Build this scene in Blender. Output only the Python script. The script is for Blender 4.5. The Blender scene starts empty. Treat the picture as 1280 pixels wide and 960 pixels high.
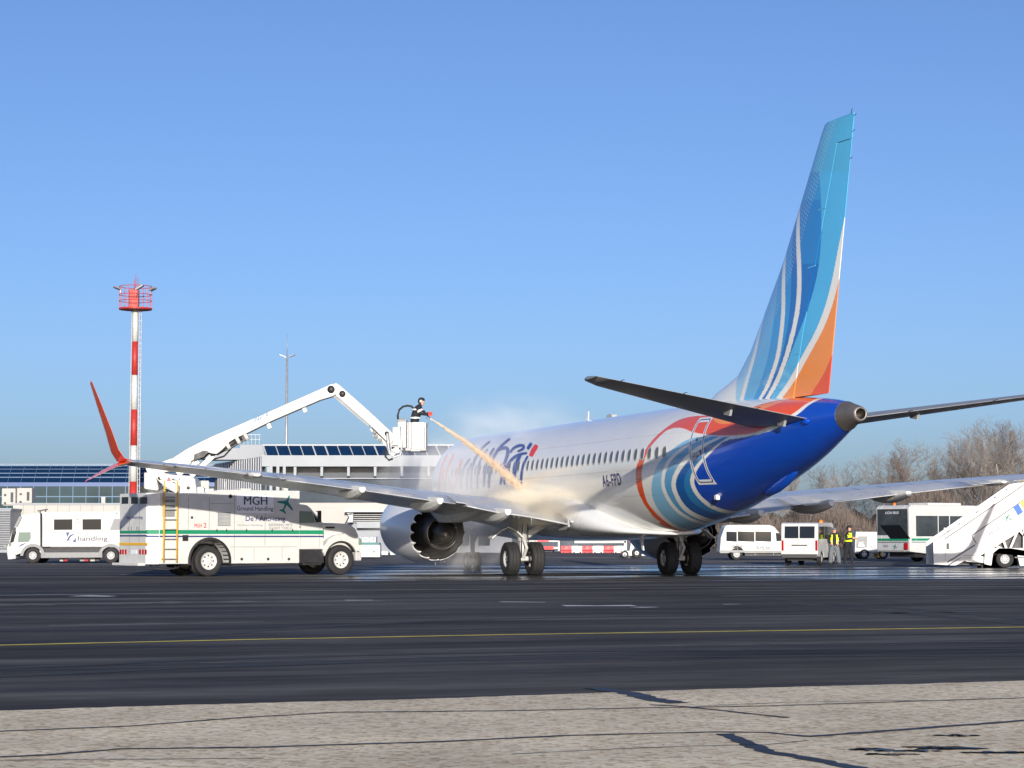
import bpy, bmesh, math, random
import numpy as np
from mathutils import Vector, Matrix
random.seed(7)
C = bpy.context.scene.collection
R = math.radians

# ---------------------------------------------------------------- camera
CAM_H = 1.256; PITCH = 0.07226; FPX = 2661.3
cam = bpy.data.cameras.new('camera'); cam.sensor_width = 36; cam.sensor_fit = 'HORIZONTAL'
cam.lens = FPX/1280*36; cam.clip_start = 0.2; cam.clip_end = 6000
camo = bpy.data.objects.new('camera', cam); C.objects.link(camo)
camo.location = (0, 0, CAM_H); camo.rotation_euler = (math.pi/2+PITCH, 0, 0)
bpy.context.scene.camera = camo

# ---------------------------------------------------------------- light
SUN_EL = R(10.8); SUN_AZ = R(-5)                       # azimuth of the light's travel, from +Y toward +X
w = bpy.data.worlds.new('World'); bpy.context.scene.world = w; w.use_nodes = True
nt = w.node_tree; bg = nt.nodes['Background']
sky = nt.nodes.new('ShaderNodeTexSky'); sky.sky_type = 'NISHITA'; sky.sun_disc = False
sky.sun_elevation = SUN_EL; sky.sun_rotation = math.pi+SUN_AZ
sky.altitude = 100; sky.air_density = 0.72; sky.dust_density = 1.5; sky.ozone_density = 3.2
tint = nt.nodes.new('ShaderNodeVectorMath'); tint.operation = 'MULTIPLY'; tint.inputs[1].default_value = (.95, .925, 1.05)   # the phone's white balance
nt.links.new(sky.outputs[0], tint.inputs[0]); nt.links.new(tint.outputs[0], bg.inputs[0]); bg.inputs[1].default_value = 0.118
sun = bpy.data.lights.new('sun', 'SUN'); sun.energy = 4.7; sun.angle = R(0.5); sun.color = (1.0, 0.925, 0.81)
suno = bpy.data.objects.new('sun', sun); C.objects.link(suno)
d = Vector((math.sin(SUN_AZ)*math.cos(SUN_EL), math.cos(SUN_AZ)*math.cos(SUN_EL), -math.sin(SUN_EL)))
suno.rotation_euler = d.to_track_quat('-Z', 'Y').to_euler(); suno.location = (0, -20, 40)
vs = bpy.context.scene.view_settings
vs.view_transform = 'Standard'; vs.look = 'None'; vs.gamma = 1; vs.exposure = 0.38; vs.use_curve_mapping = False
cy = bpy.context.scene.cycles
cy.max_bounces = 6; cy.volume_bounces = 3; cy.transparent_max_bounces = 16
cy.volume_step_rate = 2.0; cy.volume_max_steps = 96; cy.use_denoising = True

# ---------------------------------------------------------------- where things stand (from the photograph's view)
def at(px, py, Y):
    u = (px-640)/FPX; v = -(py-480)/FPX
    yy = math.cos(PITCH)-v*math.sin(PITCH); zz = math.sin(PITCH)+v*math.cos(PITCH)
    return Vector((u*Y/yy, Y, CAM_H+zz*Y/yy))
def gr(px, py):
    v = -(py-480)/FPX
    yy = math.cos(PITCH)-v*math.sin(PITCH); zz = math.sin(PITCH)+v*math.cos(PITCH)
    Y = -CAM_H*yy/zz
    return at(px, py, Y)

# ---------------------------------------------------------------- helpers
def tag(o, label=None, cat=None, group=None, kind=None):
    if label: o['label'] = label
    if cat: o['category'] = cat
    if group: o['group'] = group
    if kind: o['kind'] = kind
    return o
def empty(name, loc, rz=0, label=None, cat=None, group=None):
    o = bpy.data.objects.new(name, None); C.objects.link(o); o.empty_display_size = .3
    o.location = loc; o.rotation_euler = (0, 0, rz)
    return tag(o, label, cat, group)
def rootmat(o): return Matrix.Translation(o.location) @ Matrix.Rotation(o.rotation_euler.z, 4, 'Z')

class MB:
    def __init__(s): s.v = []; s.f = []; s.m = []; s.sm = []
    def add(s, vs, fs, m=0, smooth=False):
        o = len(s.v); s.v += [tuple(p) for p in vs]
        for f in fs: s.f.append(tuple(i+o for i in f)); s.m.append(m); s.sm.append(smooth)
        return s
    def box(s, x0, x1, y0, y1, z0, z1, m=0):
        vs = [(x, y, z) for x in (x0, x1) for y in (y0, y1) for z in (z0, z1)]
        return s.add(vs, [(0,1,3,2),(4,6,7,5),(0,4,5,1),(2,3,7,6),(0,2,6,4),(1,5,7,3)], m)
    def bar(s, p, q, wd, h=None, m=0, up=(0,0,1)):
        h = h or wd; p = Vector(p); q = Vector(q); d = (q-p).normalized(); u = Vector(up)
        if abs(d.dot(u)) > .98: u = Vector((0,1,0))
        a = d.cross(u).normalized(); b = a.cross(d).normalized()
        vs = []
        for c in (p, q):
            for i, j in ((-1,-1),(1,-1),(1,1),(-1,1)): vs.append(c+a*i*wd/2+b*j*h/2)
        return s.add(vs, [(3,2,1,0),(4,5,6,7),(0,1,5,4),(1,2,6,5),(2,3,7,6),(3,0,4,7)], m)
    def prism(s, poly, a0, a1, plane='xz', m=0):
        n = len(poly)
        def P(p, a): return {'xz': (p[0], a, p[1]), 'yz': (a, p[0], p[1]), 'xy': (p[0], p[1], a)}[plane]
        vs = [P(p, a0) for p in poly]+[P(p, a1) for p in poly]
        fs = [tuple(range(n)), tuple(range(2*n-1, n-1, -1))]
        fs += [(i, i+n, (i+1) % n+n, (i+1) % n) for i in range(n)]
        return s.add(vs, fs, m)
    def loft(s, rings, m=0, smooth=True, caps=True, closed=True):
        n = len(rings[0]); vs = [p for r in rings for p in r]; fs = []
        for k in range(len(rings)-1):
            for i in range(n if closed else n-1):
                j = (i+1) % n
                fs.append((k*n+i, k*n+j, (k+1)*n+j, (k+1)*n+i))
        s.add(vs, fs, m, smooth)
        if caps:
            o = len(s.v)-len(vs)
            s.f.append(tuple(o+i for i in range(n-1, -1, -1))); s.m.append(m); s.sm.append(False)
            s.f.append(tuple(o+(len(rings)-1)*n+i for i in range(n))); s.m.append(m); s.sm.append(False)
        return s
    def lathe(s, prof, o, ax, n=32, m=0, smooth=True, caps=False):
        o = Vector(o); ax = Vector(ax).normalized(); t = Vector((0,0,1)) if abs(ax.z) < .9 else Vector((1,0,0))
        a = ax.cross(t).normalized(); b = ax.cross(a)
        rings = [[o+ax*x+(a*math.cos(2*math.pi*i/n)+b*math.sin(2*math.pi*i/n))*r for i in range(n)] for x, r in prof]
        return s.loft(rings, m, smooth, caps)
    def tube(s, pts, r, n=8, m=0, caps=True, smooth=True):
        pts = [Vector(p) for p in pts]; rings = []
        for i, p in enumerate(pts):
            d = (pts[min(i+1, len(pts)-1)]-pts[max(i-1, 0)]).normalized()
            t = Vector((0,0,1)) if abs(d.z) < .9 else Vector((0,1,0))
            a = d.cross(t).normalized(); b = d.cross(a); rr = r[i] if isinstance(r, (list, tuple)) else r
            rings.append([p+(a*math.cos(2*math.pi*k/n)+b*math.sin(2*math.pi*k/n))*rr for k in range(n)])
        return s.loft(rings, m, smooth, caps)
    def build(s, name, mats, parent=None, inv=None, bevel=0, recalc=True, cols=None, loc=None):
        me = bpy.data.meshes.new(name); vs = s.v
        if inv is not None: vs = [inv @ Vector(p) for p in vs]
        me.from_pydata(vs, [], s.f)
        for mt in (mats if isinstance(mats, (list, tuple)) else [mats]): me.materials.append(mt)
        me.polygons.foreach_set('material_index', s.m); me.polygons.foreach_set('use_smooth', s.sm)
        if recalc:
            b = bmesh.new(); b.from_mesh(me); bmesh.ops.recalc_face_normals(b, faces=b.faces); b.to_mesh(me); b.free()
        o = bpy.data.objects.new(name, me); C.objects.link(o)
        if parent: o.parent = parent
        if loc: o.location = loc
        if bevel:
            md = o.modifiers.new('bevel', 'BEVEL'); md.width = bevel; md.segments = 2; md.limit_method = 'ANGLE'; md.angle_limit = R(35)
        return o

def struct(o): o['kind'] = 'structure'; return o
def copy_tree(o, parent=None):
    c = o.copy(); C.objects.link(c)
    if parent: c.parent = parent
    for ch in [x for x in o.children]: copy_tree(ch, c)
    return c

# ---------------------------------------------------------------- materials
def mat(name, col, rough=.5, metal=0, var=.12, scale=3.0, coat=0, bump=0, bscale=40, spec=.5, alpha=1, trans=0, emis=None):
    m = bpy.data.materials.new(name); m.use_nodes = True; t = m.node_tree; p = t.nodes['Principled BSDF']
    p.inputs['Base Color'].default_value = (*col, 1); p.inputs['Roughness'].default_value = rough
    p.inputs['Metallic'].default_value = metal; p.inputs['Coat Weight'].default_value = coat
    p.inputs['Coat Roughness'].default_value = .06; p.inputs['Specular IOR Level'].default_value = spec
    p.inputs['Alpha'].default_value = alpha; p.inputs['Transmission Weight'].default_value = trans
    tc = t.nodes.new('ShaderNodeTexCoord')
    if var:
        n = t.nodes.new('ShaderNodeTexNoise'); n.inputs['Scale'].default_value = scale; n.inputs['Detail'].default_value = 5
        n.inputs['Roughness'].default_value = .65
        t.links.new(tc.outputs['Object'], n.inputs['Vector'])
        mr = t.nodes.new('ShaderNodeMapRange'); mr.inputs[1].default_value = .3; mr.inputs[2].default_value = .7
        mr.inputs[3].default_value = 1-var; mr.inputs[4].default_value = 1+var*.5
        t.links.new(n.outputs[0], mr.inputs[0])
        mx = t.nodes.new('ShaderNodeVectorMath'); mx.operation = 'SCALE'; mx.inputs[0].default_value = col
        t.links.new(mr.outputs[0], mx.inputs['Scale']); t.links.new(mx.outputs[0], p.inputs['Base Color'])
        r2 = t.nodes.new('ShaderNodeMapRange'); r2.inputs[1].default_value = .3; r2.inputs[2].default_value = .7
        r2.inputs[3].default_value = rough*.85; r2.inputs[4].default_value = min(1, rough*1.25)
        t.links.new(n.outputs[0], r2.inputs[0]); t.links.new(r2.outputs[0], p.inputs['Roughness'])
    if bump:
        n2 = t.nodes.new('ShaderNodeTexNoise'); n2.inputs['Scale'].default_value = bscale; n2.inputs['Detail'].default_value = 4
        t.links.new(tc.outputs['Object'], n2.inputs['Vector'])
        bp = t.nodes.new('ShaderNodeBump'); bp.inputs['Strength'].default_value = bump; bp.inputs['Distance'].default_value = .02
        t.links.new(n2.outputs[0], bp.inputs['Height']); t.links.new(bp.outputs[0], p.inputs['Normal'])
    if emis:
        p.inputs['Emission Color'].default_value = (*emis[0], 1); p.inputs['Emission Strength'].default_value = emis[1]
    return m
def paintmat(name, rough=.28, coat=.6, dirt=.1):
    m = mat(name, (1,1,1), rough, 0, 0, coat=coat); t = m.node_tree; p = t.nodes['Principled BSDF']
    a = t.nodes.new('ShaderNodeVertexColor'); a.layer_name = 'paint'
    tc = t.nodes.new('ShaderNodeTexCoord'); mp = t.nodes.new('ShaderNodeMapping'); mp.inputs['Scale'].default_value = (.5, 1.2, 1.2)
    n = t.nodes.new('ShaderNodeTexNoise'); n.inputs['Scale'].default_value = 1.5; n.inputs['Detail'].default_value = 6
    t.links.new(tc.outputs['Object'], mp.inputs[0]); t.links.new(mp.outputs[0], n.inputs['Vector'])
    mr = t.nodes.new('ShaderNodeMapRange'); mr.inputs[1].default_value = .3; mr.inputs[2].default_value = .7
    mr.inputs[3].default_value = 1-dirt; mr.inputs[4].default_value = 1
    t.links.new(n.outputs[0], mr.inputs[0])
    mx = t.nodes.new('ShaderNodeVectorMath'); mx.operation = 'SCALE'
    t.links.new(a.outputs[0], mx.inputs[0]); t.links.new(mr.outputs[0], mx.inputs['Scale']); t.links.new(mx.outputs[0], p.inputs['Base Color'])
    n3 = t.nodes.new('ShaderNodeTexNoise'); n3.inputs['Scale'].default_value = 1.6; n3.inputs['Detail'].default_value = 2; t.links.new(mp.outputs[0], n3.inputs['Vector'])
    bp = t.nodes.new('ShaderNodeBump'); bp.inputs['Strength'].default_value = .35; bp.inputs['Distance'].default_value = .012; t.links.new(n3.outputs[0], bp.inputs['Height']); t.links.new(bp.outputs[0], p.inputs['Normal'])
    return m
def S(r, g, b):                                     # sRGB 0..255 -> linear
    f = lambda c: (c/255/12.92) if c/255 <= .04045 else ((c/255+.055)/1.055)**2.4
    return (f(r), f(g), f(b))

M = {}
M['white'] = mat('white_vehicle_paint', (.56,.565,.55), .35, 0, .10, 2.5, coat=.3)
M['white2'] = mat('white_boom_paint', (.54,.535,.505), .4, 0, .12, 3)
M['jetwhite'] = mat('jet_white_paint', (.76,.77,.77), .28, 0, .08, .8, coat=.5)
M['wing'] = mat('wing_grey_paint', (.52,.53,.54), .3, .15, .16, 1.2, coat=.25)
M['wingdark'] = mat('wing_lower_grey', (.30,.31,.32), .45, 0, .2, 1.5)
M['alu'] = mat('bare_aluminium', (.62,.63,.65), .28, .9, .1, 2)
M['fair'] = mat('fairing_grey', (.60,.61,.59), .4, 0, .12, 2)
M['seal'] = mat('panel_dark', (.05,.05,.055), .6, 0, .2, 3)
M['black'] = mat('black_rubber', (.018,.018,.02), .75, 0, .3, 6, bump=.2, bscale=30)
M['dark'] = mat('dark_metal', (.03,.03,.035), .5, .3, .3, 5)
M['nozzle'] = mat('burnt_nozzle_metal', (.14,.125,.115), .38, .85, .35, 4)
M['apu'] = mat('tail_cone_metal', (.22,.20,.185), .45, .6, .2, 3)
M['glass'] = mat('tinted_glass', (.012,.016,.02), .1, 0, 0, spec=.35)
M['pane'] = mat('cabin_window_pane', (.10,.105,.11), .2, 0, 0, spec=.5)
M['busglass'] = mat('bus_glass', (.045,.055,.062), .12, 0, .5, 1.2, spec=.5)
M['glassl'] = mat('clear_cab_glass', (.16,.22,.19), .08, 0, 0, spec=.5)
M['orange'] = mat('winglet_orange', S(248,92,38), .35, 0, .08, 2, coat=.5)
M['red'] = mat('red_paint', S(172,46,38), .5, 0, .12, 3)
M['redb'] = mat('barrier_red', S(225,45,55), .5, 0, .12, 3)
M['green'] = mat('green_stripe', S(25,130,95), .4, 0, .06, 3)
M['navy'] = mat('navy_stripe', S(35,50,110), .4, 0, .06, 3)
M['textdark'] = mat('dark_lettering', S(52,56,78), .5, 0, 0)
M['textblue'] = mat('blue_lettering', S(30,38,110), .5, 0, 0)
M['textgrey'] = mat('grey_lettering', S(120,120,128), .5, 0, 0)
M['teal'] = mat('teal_emblem', S(15,110,105), .5, 0, 0)
M['cyan'] = mat('cyan_lettering', S(8,92,135), .5, 0, 0)
M['redtext'] = mat('red_lettering', S(200,55,60), .5, 0, 0)
M['yellow'] = mat('safety_yellow', S(215,165,30), .5, 0, .15, 4)
M['yellowl'] = mat('bright_yellow', S(250,225,60), .5, 0, .05, 4)
M['blue'] = mat('flag_blue', S(20,90,200), .5, 0, .05, 4)
M['grey'] = mat('mid_grey_paint', (.22,.225,.23), .5, 0, .15, 3)
M['lgrey'] = mat('light_grey_paint', (.45,.46,.47), .5, 0, .12, 3)
M['amber'] = mat('amber_beacon', S(235,120,20), .3, 0, .05, 3)
M['lampred'] = mat('tail_lamp_red', S(160,15,25), .2, 0, .05, 3, coat=.6)
M['skin'] = mat('skin', S(205,150,125), .6, 0, .05, 8)
M['jacket'] = mat('dark_jacket', (.012,.014,.022), .85, 0, .3, 9, bump=.4, bscale=14)
M['trgrey'] = mat('grey_trousers', (.13,.145,.165), .9, 0, .25, 9, bump=.5, bscale=12)
M['trblack'] = mat('black_trousers', (.012,.012,.015), .9, 0, .25, 9, bump=.5, bscale=12)
M['hivis'] = mat('hi_vis_yellow', S(225,240,40), .7, 0, .08, 6)
M['reflect'] = mat('reflective_tape', (.75,.76,.76), .4, .2, .05, 6)
M['glove'] = mat('orange_glove', S(225,70,45), .7, 0, .1, 6)
M['boot'] = mat('boot', (.03,.028,.027), .7, 0, .2, 6)
M['concretew'] = mat('pale_wall_panel', (.42,.41,.385), .7, 0, .1, .6)
M['cladding'] = mat('grey_cladding', (.27,.29,.33), .6, .1, .15, .5)
M['cladl'] = mat('light_cladding', (.28,.30,.33), .6, 0, .1, .5)
M['beam'] = mat('white_steel_beam', (.27,.295,.325), .5, 0, .08, .4)
M['dblue'] = mat('blue_facade_glass', (.006,.026,.075), .12, 0, .25, .35, spec=.35)
M['tealglass'] = mat('teal_facade_glass', (.02,.05,.065), .14, 0, .3, .25, spec=.35)
M['bglass'] = mat('grey_blue_facade_glass', (.022,.042,.066), .22, 0, .3, .3, spec=.2)
M['mull'] = mat('mullion', (.10,.17,.27), .5, .2, 0)
M['sky_band'] = mat('blue_spandrel', (.05,.10,.25), .4, 0, .12, .4)
M['lamp'] = mat('lamp_housing', (.35,.36,.38), .4, .4, .1, 3)

# ---------------------------------------------------------------- lettering as thin solid text
def text_mesh(txt, h, shear=0, spacing=1.0, bold=0.0):
    cu = bpy.data.curves.new('t', 'FONT'); cu.body = txt; cu.size = h; cu.shear = shear; cu.space_character = spacing
    cu.offset = 0 if 'M' in txt else min(bold, .012); cu.resolution_u = 4
    o = bpy.data.objects.new('t', cu); C.objects.link(o)
    dg = bpy.context.evaluated_depsgraph_get(); me = bpy.data.meshes.new_from_object(o.evaluated_get(dg))
    bpy.data.objects.remove(o); bpy.data.curves.remove(cu)
    return me
def place_text(txt, m, name, parent, fn, h=1, width=None, height=None, shear=0, bold=0, cuts=0, spacing=1.0, extra=None):
    """fn(u, v) -> point; u runs along the writing from 0..width, v from baseline 0..height."""
    me = text_mesh(txt, h, shear, spacing, bold); b = bmesh.new(); b.from_mesh(me); bpy.data.meshes.remove(me)
    xs = [v.co.x for v in b.verts]; ys = [v.co.y for v in b.verts]
    x0, x1, y0, y1 = min(xs), max(xs), min(ys), max(ys)
    sx = width/(x1-x0) if width else 1; sy = height/(y1-y0) if height else sx
    if not width: sx = sy
    for k in range(1, cuts):
        bmesh.ops.bisect_plane(b, geom=b.verts[:]+b.edges[:]+b.faces[:], plane_co=(0, y0+(y1-y0)*k/cuts, 0), plane_no=(0,1,0))
    base = b.verts[:]; bf = b.faces[:]
    if 'M' in txt and bold:                          # a heavier face: the letters laid side by side, a hair apart
        for du in (-.02, .02):
            mp = {v: b.verts.new((v.co.x+du, v.co.y, du*.01)) for v in base}
            for f in bf: b.faces.new([mp[v] for v in f.verts])
    for v in b.verts:
        q = v.co.z; v.co = fn((v.co.x-x0)*sx, (v.co.y-y0)*sy); v.co.y += q
    me = bpy.data.meshes.new(name); b.to_mesh(me); b.free(); me.materials.append(m)
    o = bpy.data.objects.new(name, me); C.objects.link(o); o.parent = parent
    return o
def planefn(o, ux, uy):
    o = Vector(o); ux = Vector(ux).normalized(); uy = Vector(uy).normalized()
    return lambda u, v: o+ux*u+uy*v
def jet_emblem(mb, fn, s, m=0, rot=0):
    """small top-view aeroplane silhouette, size s"""
    P = [(0,.5),(.05,.42),(.06,.16),(.5,-.08),(.5,-.17),(.06,-.04),(.04,-.32),(.2,-.43),(.2,-.5),(0,-.45)]
    P = P+[(-x, y) for x, y in P[-2:0:-1]]
    c, sn = math.cos(rot), math.sin(rot)
    pts = [fn((x*c-y*sn)*s, (x*sn+y*c)*s) for x, y in P]
    mb.add(pts, [tuple(range(len(pts)))], m)

def wheel(parent, x, y, r, wd, rimr=None, rimmat='lgrey', z=None, side=-1, name='wheel'):
    z = r if z is None else z; rimr = rimr or r*.56
    b = MB(); h = wd/2
    pr = [(-h*.8, rimr*.98), (-h, rimr*1.12), (-h, r*.88), (-h*.82, r*.975), (-h*.3, r), (-h*.27,r*.985), (-h*.22,r), (h*.22,r), (h*.27,r*.985), (h*.3,r), (h*.82, r*.975), (h, r*.88), (h, rimr*1.12), (h*.8, rimr*.98)]
    b.lathe(pr, (0,0,0), (0,1,0), 40)
    o = b.build(name, M['black'], parent, loc=(x, y, z))
    q = MB(); s = side
    q.lathe([(-h*.8*-s*-1, rimr), (s*h*.78, rimr), (s*h*.72, rimr*.93), (s*h*.45, rimr*.86), (s*h*.38, rimr*.45), (s*h*.62, rimr*.36), (s*h*.65, rimr*.2), (s*h*.66, .001)], (0,0,0), (0,1,0), 36)
    for k in range(8):
        a = 2*math.pi*k/8
        q.lathe([(0,.025*r/.5),(s*.03, .025*r/.5),(s*.03,.001)], (math.cos(a)*rimr*.62, s*h*.40, math.sin(a)*rimr*.62), (0,1,0), 8, 1)
    q.build('rim', [M[rimmat], M['dark']], o)
    return o
# ================================================================ the airliner
JET = empty('passenger_jet', (3.072, 72.918, 0), R(108.413),
            'white twin-engine airliner with a blue and orange tail being sprayed on the apron', 'airliner')
def pj(x, y, z):                                   # jet point -> photograph pixel, used to read the livery's curves off the photograph
    cx, cyy, cz = -68.215, 25.948, 1.256; yw = -0.32138
    fw = (math.cos(yw)*math.cos(PITCH), math.sin(yw)*math.cos(PITCH), math.sin(PITCH))
    rt = (math.sin(yw), -math.cos(yw), 0); up = np.cross(rt, fw)
    dx, dy, dz = x-cx, y-cyy, z-cz
    q = dx*fw[0]+dy*fw[1]+dz*fw[2]
    return 640+FPX*(dx*rt[0]+dy*rt[1])/q, 480-FPX*(dx*up[0]+dy*up[1]+dz*up[2])/q
def inpoly(px, py, poly):
    ins = np.zeros(px.shape, bool); n = len(poly)
    for i in range(n):
        x1, y1 = poly[i]; x2, y2 = poly[(i+1) % n]
        if y1 == y2: continue
        c = ((y1 > py) != (y2 > py)) & (px < (x2-x1)*(py-y1)/(y2-y1)+x1)
        ins ^= c
    return ins
def smooth(pts, it=2):                              # Chaikin corner cutting of an open curve
    for _ in range(it):
        q = [pts[0]]
        for a, b in zip(pts[:-1], pts[1:]):
            q += [(a[0]*.75+b[0]*.25, a[1]*.75+b[1]*.25), (a[0]*.25+b[0]*.75, a[1]*.25+b[1]*.75)]
        pts = q+[pts[-1]]
    return pts
WHITE = S(243,241,232)
ROYAL = S(14,74,186); ORG = S(242,88,26); ORGL = S(252,150,62)
BOT = [(960,652),(1000,640),(1100,600)]
c_org_out = smooth([(1100,486),(1000,496.5),(975,499.5),(952,505),(935,511),(915,518),(895,520),(880,519.5),(866.6,520),(850.6,523.5),(834.5,532.7),(816,548.7),(804.8,564.8),(796.7,578.5),(793.8,592),(796.7,613),(805,631),(821,650.7),(839,663),(857.5,667),(880,674),(930,674)])+[(1100,650)]
c_org_in = smooth([(1100,482),(1034,492),(1020,498.6),(1006,505.5),(997,513.5),(975,527),(952,538),(935,543),(907,545),(885,543.5),(866.6,540.7),(853,534.5),(841.4,535),(832,538.4),(821,549),(811.6,560),(804.8,576),(801.5,592),(803,608),(808,626.6),(816,638),(832,653),(848,662),(866.6,668),(900,670)])+[(1100,645)]
TOPB = [(1100,482),(1040,490),(1000,514),(967,537),(935,544),(912,546)]
cA = TOPB+smooth([(885,545),(862,547.5),(842.5,559),(827.5,573),(820,584),(814.5,602),(814,617),(820,634),(835,651),(852,660),(875,665),(905,664)])+[(1100,636)]
cW1 = TOPB+smooth([(884,545),(862,553),(847.5,562.5),(833.7,575),(827.5,590),(826,604),(829,617.5),(841,637),(857.5,649),(880,657),(910,660)])+[(1100,630)]
cB = TOPB+smooth([(890,545.5),(866,554),(850,565),(837.5,577),(832,590),(830,604),(833.5,617),(845,635),(860,646),(880,653.5),(910,656)])+[(1100,626)]
cW2 = TOPB+smooth([(899,546),(875,556),(857.5,569),(845,586),(839,600),(839.5,613),(851,636),(869,648),(894,655.5),(920,657)])+[(1100,622)]
cC = TOPB+smooth([(904,546.5),(880,558),(864,571),(851,587),(844.5,600),(845,613),(856,633),(873,644),(896,651),(925,652.5)])+[(1100,618)]
cD = TOPB+smooth([(907,547),(884,562),(868,577),(857,592),(854,606),(860,622),(872,634),(893,642),(925,646)])+[(1100,613)]
cW3 = TOPB+smooth([(908,548),(893,558),(877.5,573),(867,585),(862.5,598),(862.8,606),(868.7,619),(885,634.5),(903,641.5),(925,644),(950,638)])+[(1000,618),(1100,580)]
cRoy = [(1100,489),(1040,495.5)]+smooth([(1032,497),(1020,501),(1009,507.5),(1001,515.5),(985,526),(967,538),(935,546.3),(907,549.5),(896,559),(882,573),(872.5,585),(867.5,597),(868,606),(874,618),(889,631),(905,637.5),(928,640),(950,635)])+[(1000,613),(1100,575)]
c_orgl = smooth([(890,523),(905,519.5),(935,511.5),(960,504),(985,499.5),(970,505),(940,517),(925,525),(912,530),(897,530),(890,523)])
def livery(x, y, z):
    px, py = pj(x, np.abs(y), z)
    col = np.empty(px.shape+(3,)); col[:] = WHITE
    inside = inpoly(px, py, c_org_out) & (x < -5.5)
    col[inside] = ORG
    col[inside & inpoly(px, py, c_orgl)] = ORGL
    i1 = inside & inpoly(px, py, c_org_in); col[i1] = WHITE
    for poly, cc in ((cA, S(140,196,226)), (cW1, WHITE), (cB, S(95,165,210)), (cW2, WHITE), (cC, S(20,95,170)), (cD, S(45,130,190)), (cW3, WHITE), (cRoy, ROYAL)):
        col[i1 & inpoly(px, py, poly)] = cc
    return col
FX = [-19.0,-18.6,-18.1,-17.4,-16,-15,-14,-12,-10,-8,-7,-6,-4, 13.2,14.6,15.8,16.7,17.6,18.2,18.7]
FT = [4.62,4.72,4.83,4.94,5.07,5.13,5.18,5.26,5.31,5.33,5.33,5.33,5.33, 5.33,5.28,5.02,4.45,3.75,3.40,3.0]
FB = [4.30,4.22,4.07,3.82,3.34,3.05,2.79,2.29,1.88,1.56,1.44,1.37,1.33, 1.33,1.38,1.52,1.72,2.05,2.35,2.9]
FWD = [.17,.24,.345,.51,.80,1.0,1.18,1.49,1.72,1.85,1.875,1.88,1.88, 1.88,1.74,1.44,1.16,.80,.50,.05]
def hermite(x, X, Y):
    x = np.atleast_1d(np.asarray(x, float)); X = np.array(X); Y = np.array(Y)
    h = np.diff(X); dl = np.diff(Y)/h; m = np.zeros(len(X)); m[0] = dl[0]; m[-1] = dl[-1]
    for i in range(1, len(X)-1):
        m[i] = 0 if dl[i-1]*dl[i] <= 0 else 2*dl[i-1]*dl[i]/(dl[i-1]+dl[i])
    k = np.clip(np.searchsorted(X, x)-1, 0, len(X)-2); t = (x-X[k])/h[k]
    return (2*t**3-3*t**2+1)*Y[k]+(t**3-2*t**2+t)*h[k]*m[k]+(-2*t**3+3*t**2)*Y[k+1]+(t**3-t**2)*h[k]*m[k+1]
def fsec(x):
    t = hermite(x, FX, FT); b = hermite(x, FX, FB); wd = hermite(x, FX, FWD); zc = b+(t-b)*.529
    return t, b, wd, zc
def fpt(x, a, off=0.0):
    t, b, wd, zc = [float(v[0]) for v in fsec(x)]
    s_ = math.sin(a); return Vector((x, (wd+off)*math.cos(a), zc+((t-zc) if s_ > 0 else (zc-b))*s_+off*s_))
def fang(x, z):
    t, b, wd, zc = [float(v[0]) for v in fsec(x)]
    q = (z-zc)/((t-zc) if z > zc else (zc-b)); return math.asin(max(-1, min(1, q)))
def grid_mesh(name, P, mats, parent, colfn=None, closed=False, layer='paint'):
    nr, nc = P.shape[:2]; co = P.reshape(-1, 3)
    i = np.arange(nr-1)[:, None]; j = np.arange(nc if closed else nc-1)[None, :]; jn = (j+1) % nc
    q = np.stack([i*nc+j, i*nc+jn, (i+1)*nc+jn, (i+1)*nc+j], -1).reshape(-1, 4)
    me = bpy.data.meshes.new(name); me.vertices.add(len(co)); me.vertices.foreach_set('co', co.ravel())
    me.loops.add(q.size); me.loops.foreach_set('vertex_index', q.ravel().astype(np.int32))
    me.polygons.add(len(q)); me.polygons.foreach_set('loop_start', np.arange(0, q.size, 4, dtype=np.int32))
    me.polygons.foreach_set('use_smooth', np.ones(len(q), bool)); me.update(calc_edges=True); me.validate()
    if colfn:
        col = colfn(co[:, 0], co[:, 1], co[:, 2]); a = me.color_attributes.new(layer, 'FLOAT_COLOR', 'POINT')
        a.data.foreach_set('color', np.concatenate([col, np.ones((len(col), 1))], 1).astype(np.float32).ravel())
    me.materials.append(mats); o = bpy.data.objects.new(name, me); C.objects.link(o); o.parent = parent
    return o
M['livery'] = paintmat('jet_livery_paint', .22, .7, .06)
xs = np.concatenate([np.linspace(-18.08, -7.5, 450), np.linspace(-7.4, 13, 60), np.linspace(13.2, 18.7, 34)])
an = np.linspace(0, 2*math.pi, 480, endpoint=False)
t_, b_, w_, z_ = fsec(xs)
ca, sa = np.cos(an)[None], np.sin(an)[None]
P = np.stack([np.repeat(xs[:, None], 480, 1), w_[:, None]*ca, z_[:, None]+np.where(sa > 0, (t_-z_)[:, None], (z_-b_)[:, None])*sa], -1)
def fus_paint(x, y, z):
    c = livery(x, y, z)
    seam = np.ones(len(x))
    for zz in (3.34, 2.55, 4.35): seam[np.abs(z-zz) < .008] = .8
    for xx in (-16.6,-14.9,-13.3,-10.6,-7.9,-5.2): seam[(np.abs(x-xx) < .012)] = .84
    seam[(np.abs(z-3.34) < .05) & (np.abs(z-3.34) > .03) & (np.mod(x, .12) < .03)] *= .93
    return c*seam[:, None]
grid_mesh('fuselage', P, M['livery'], JET, fus_paint, closed=True)
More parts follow.
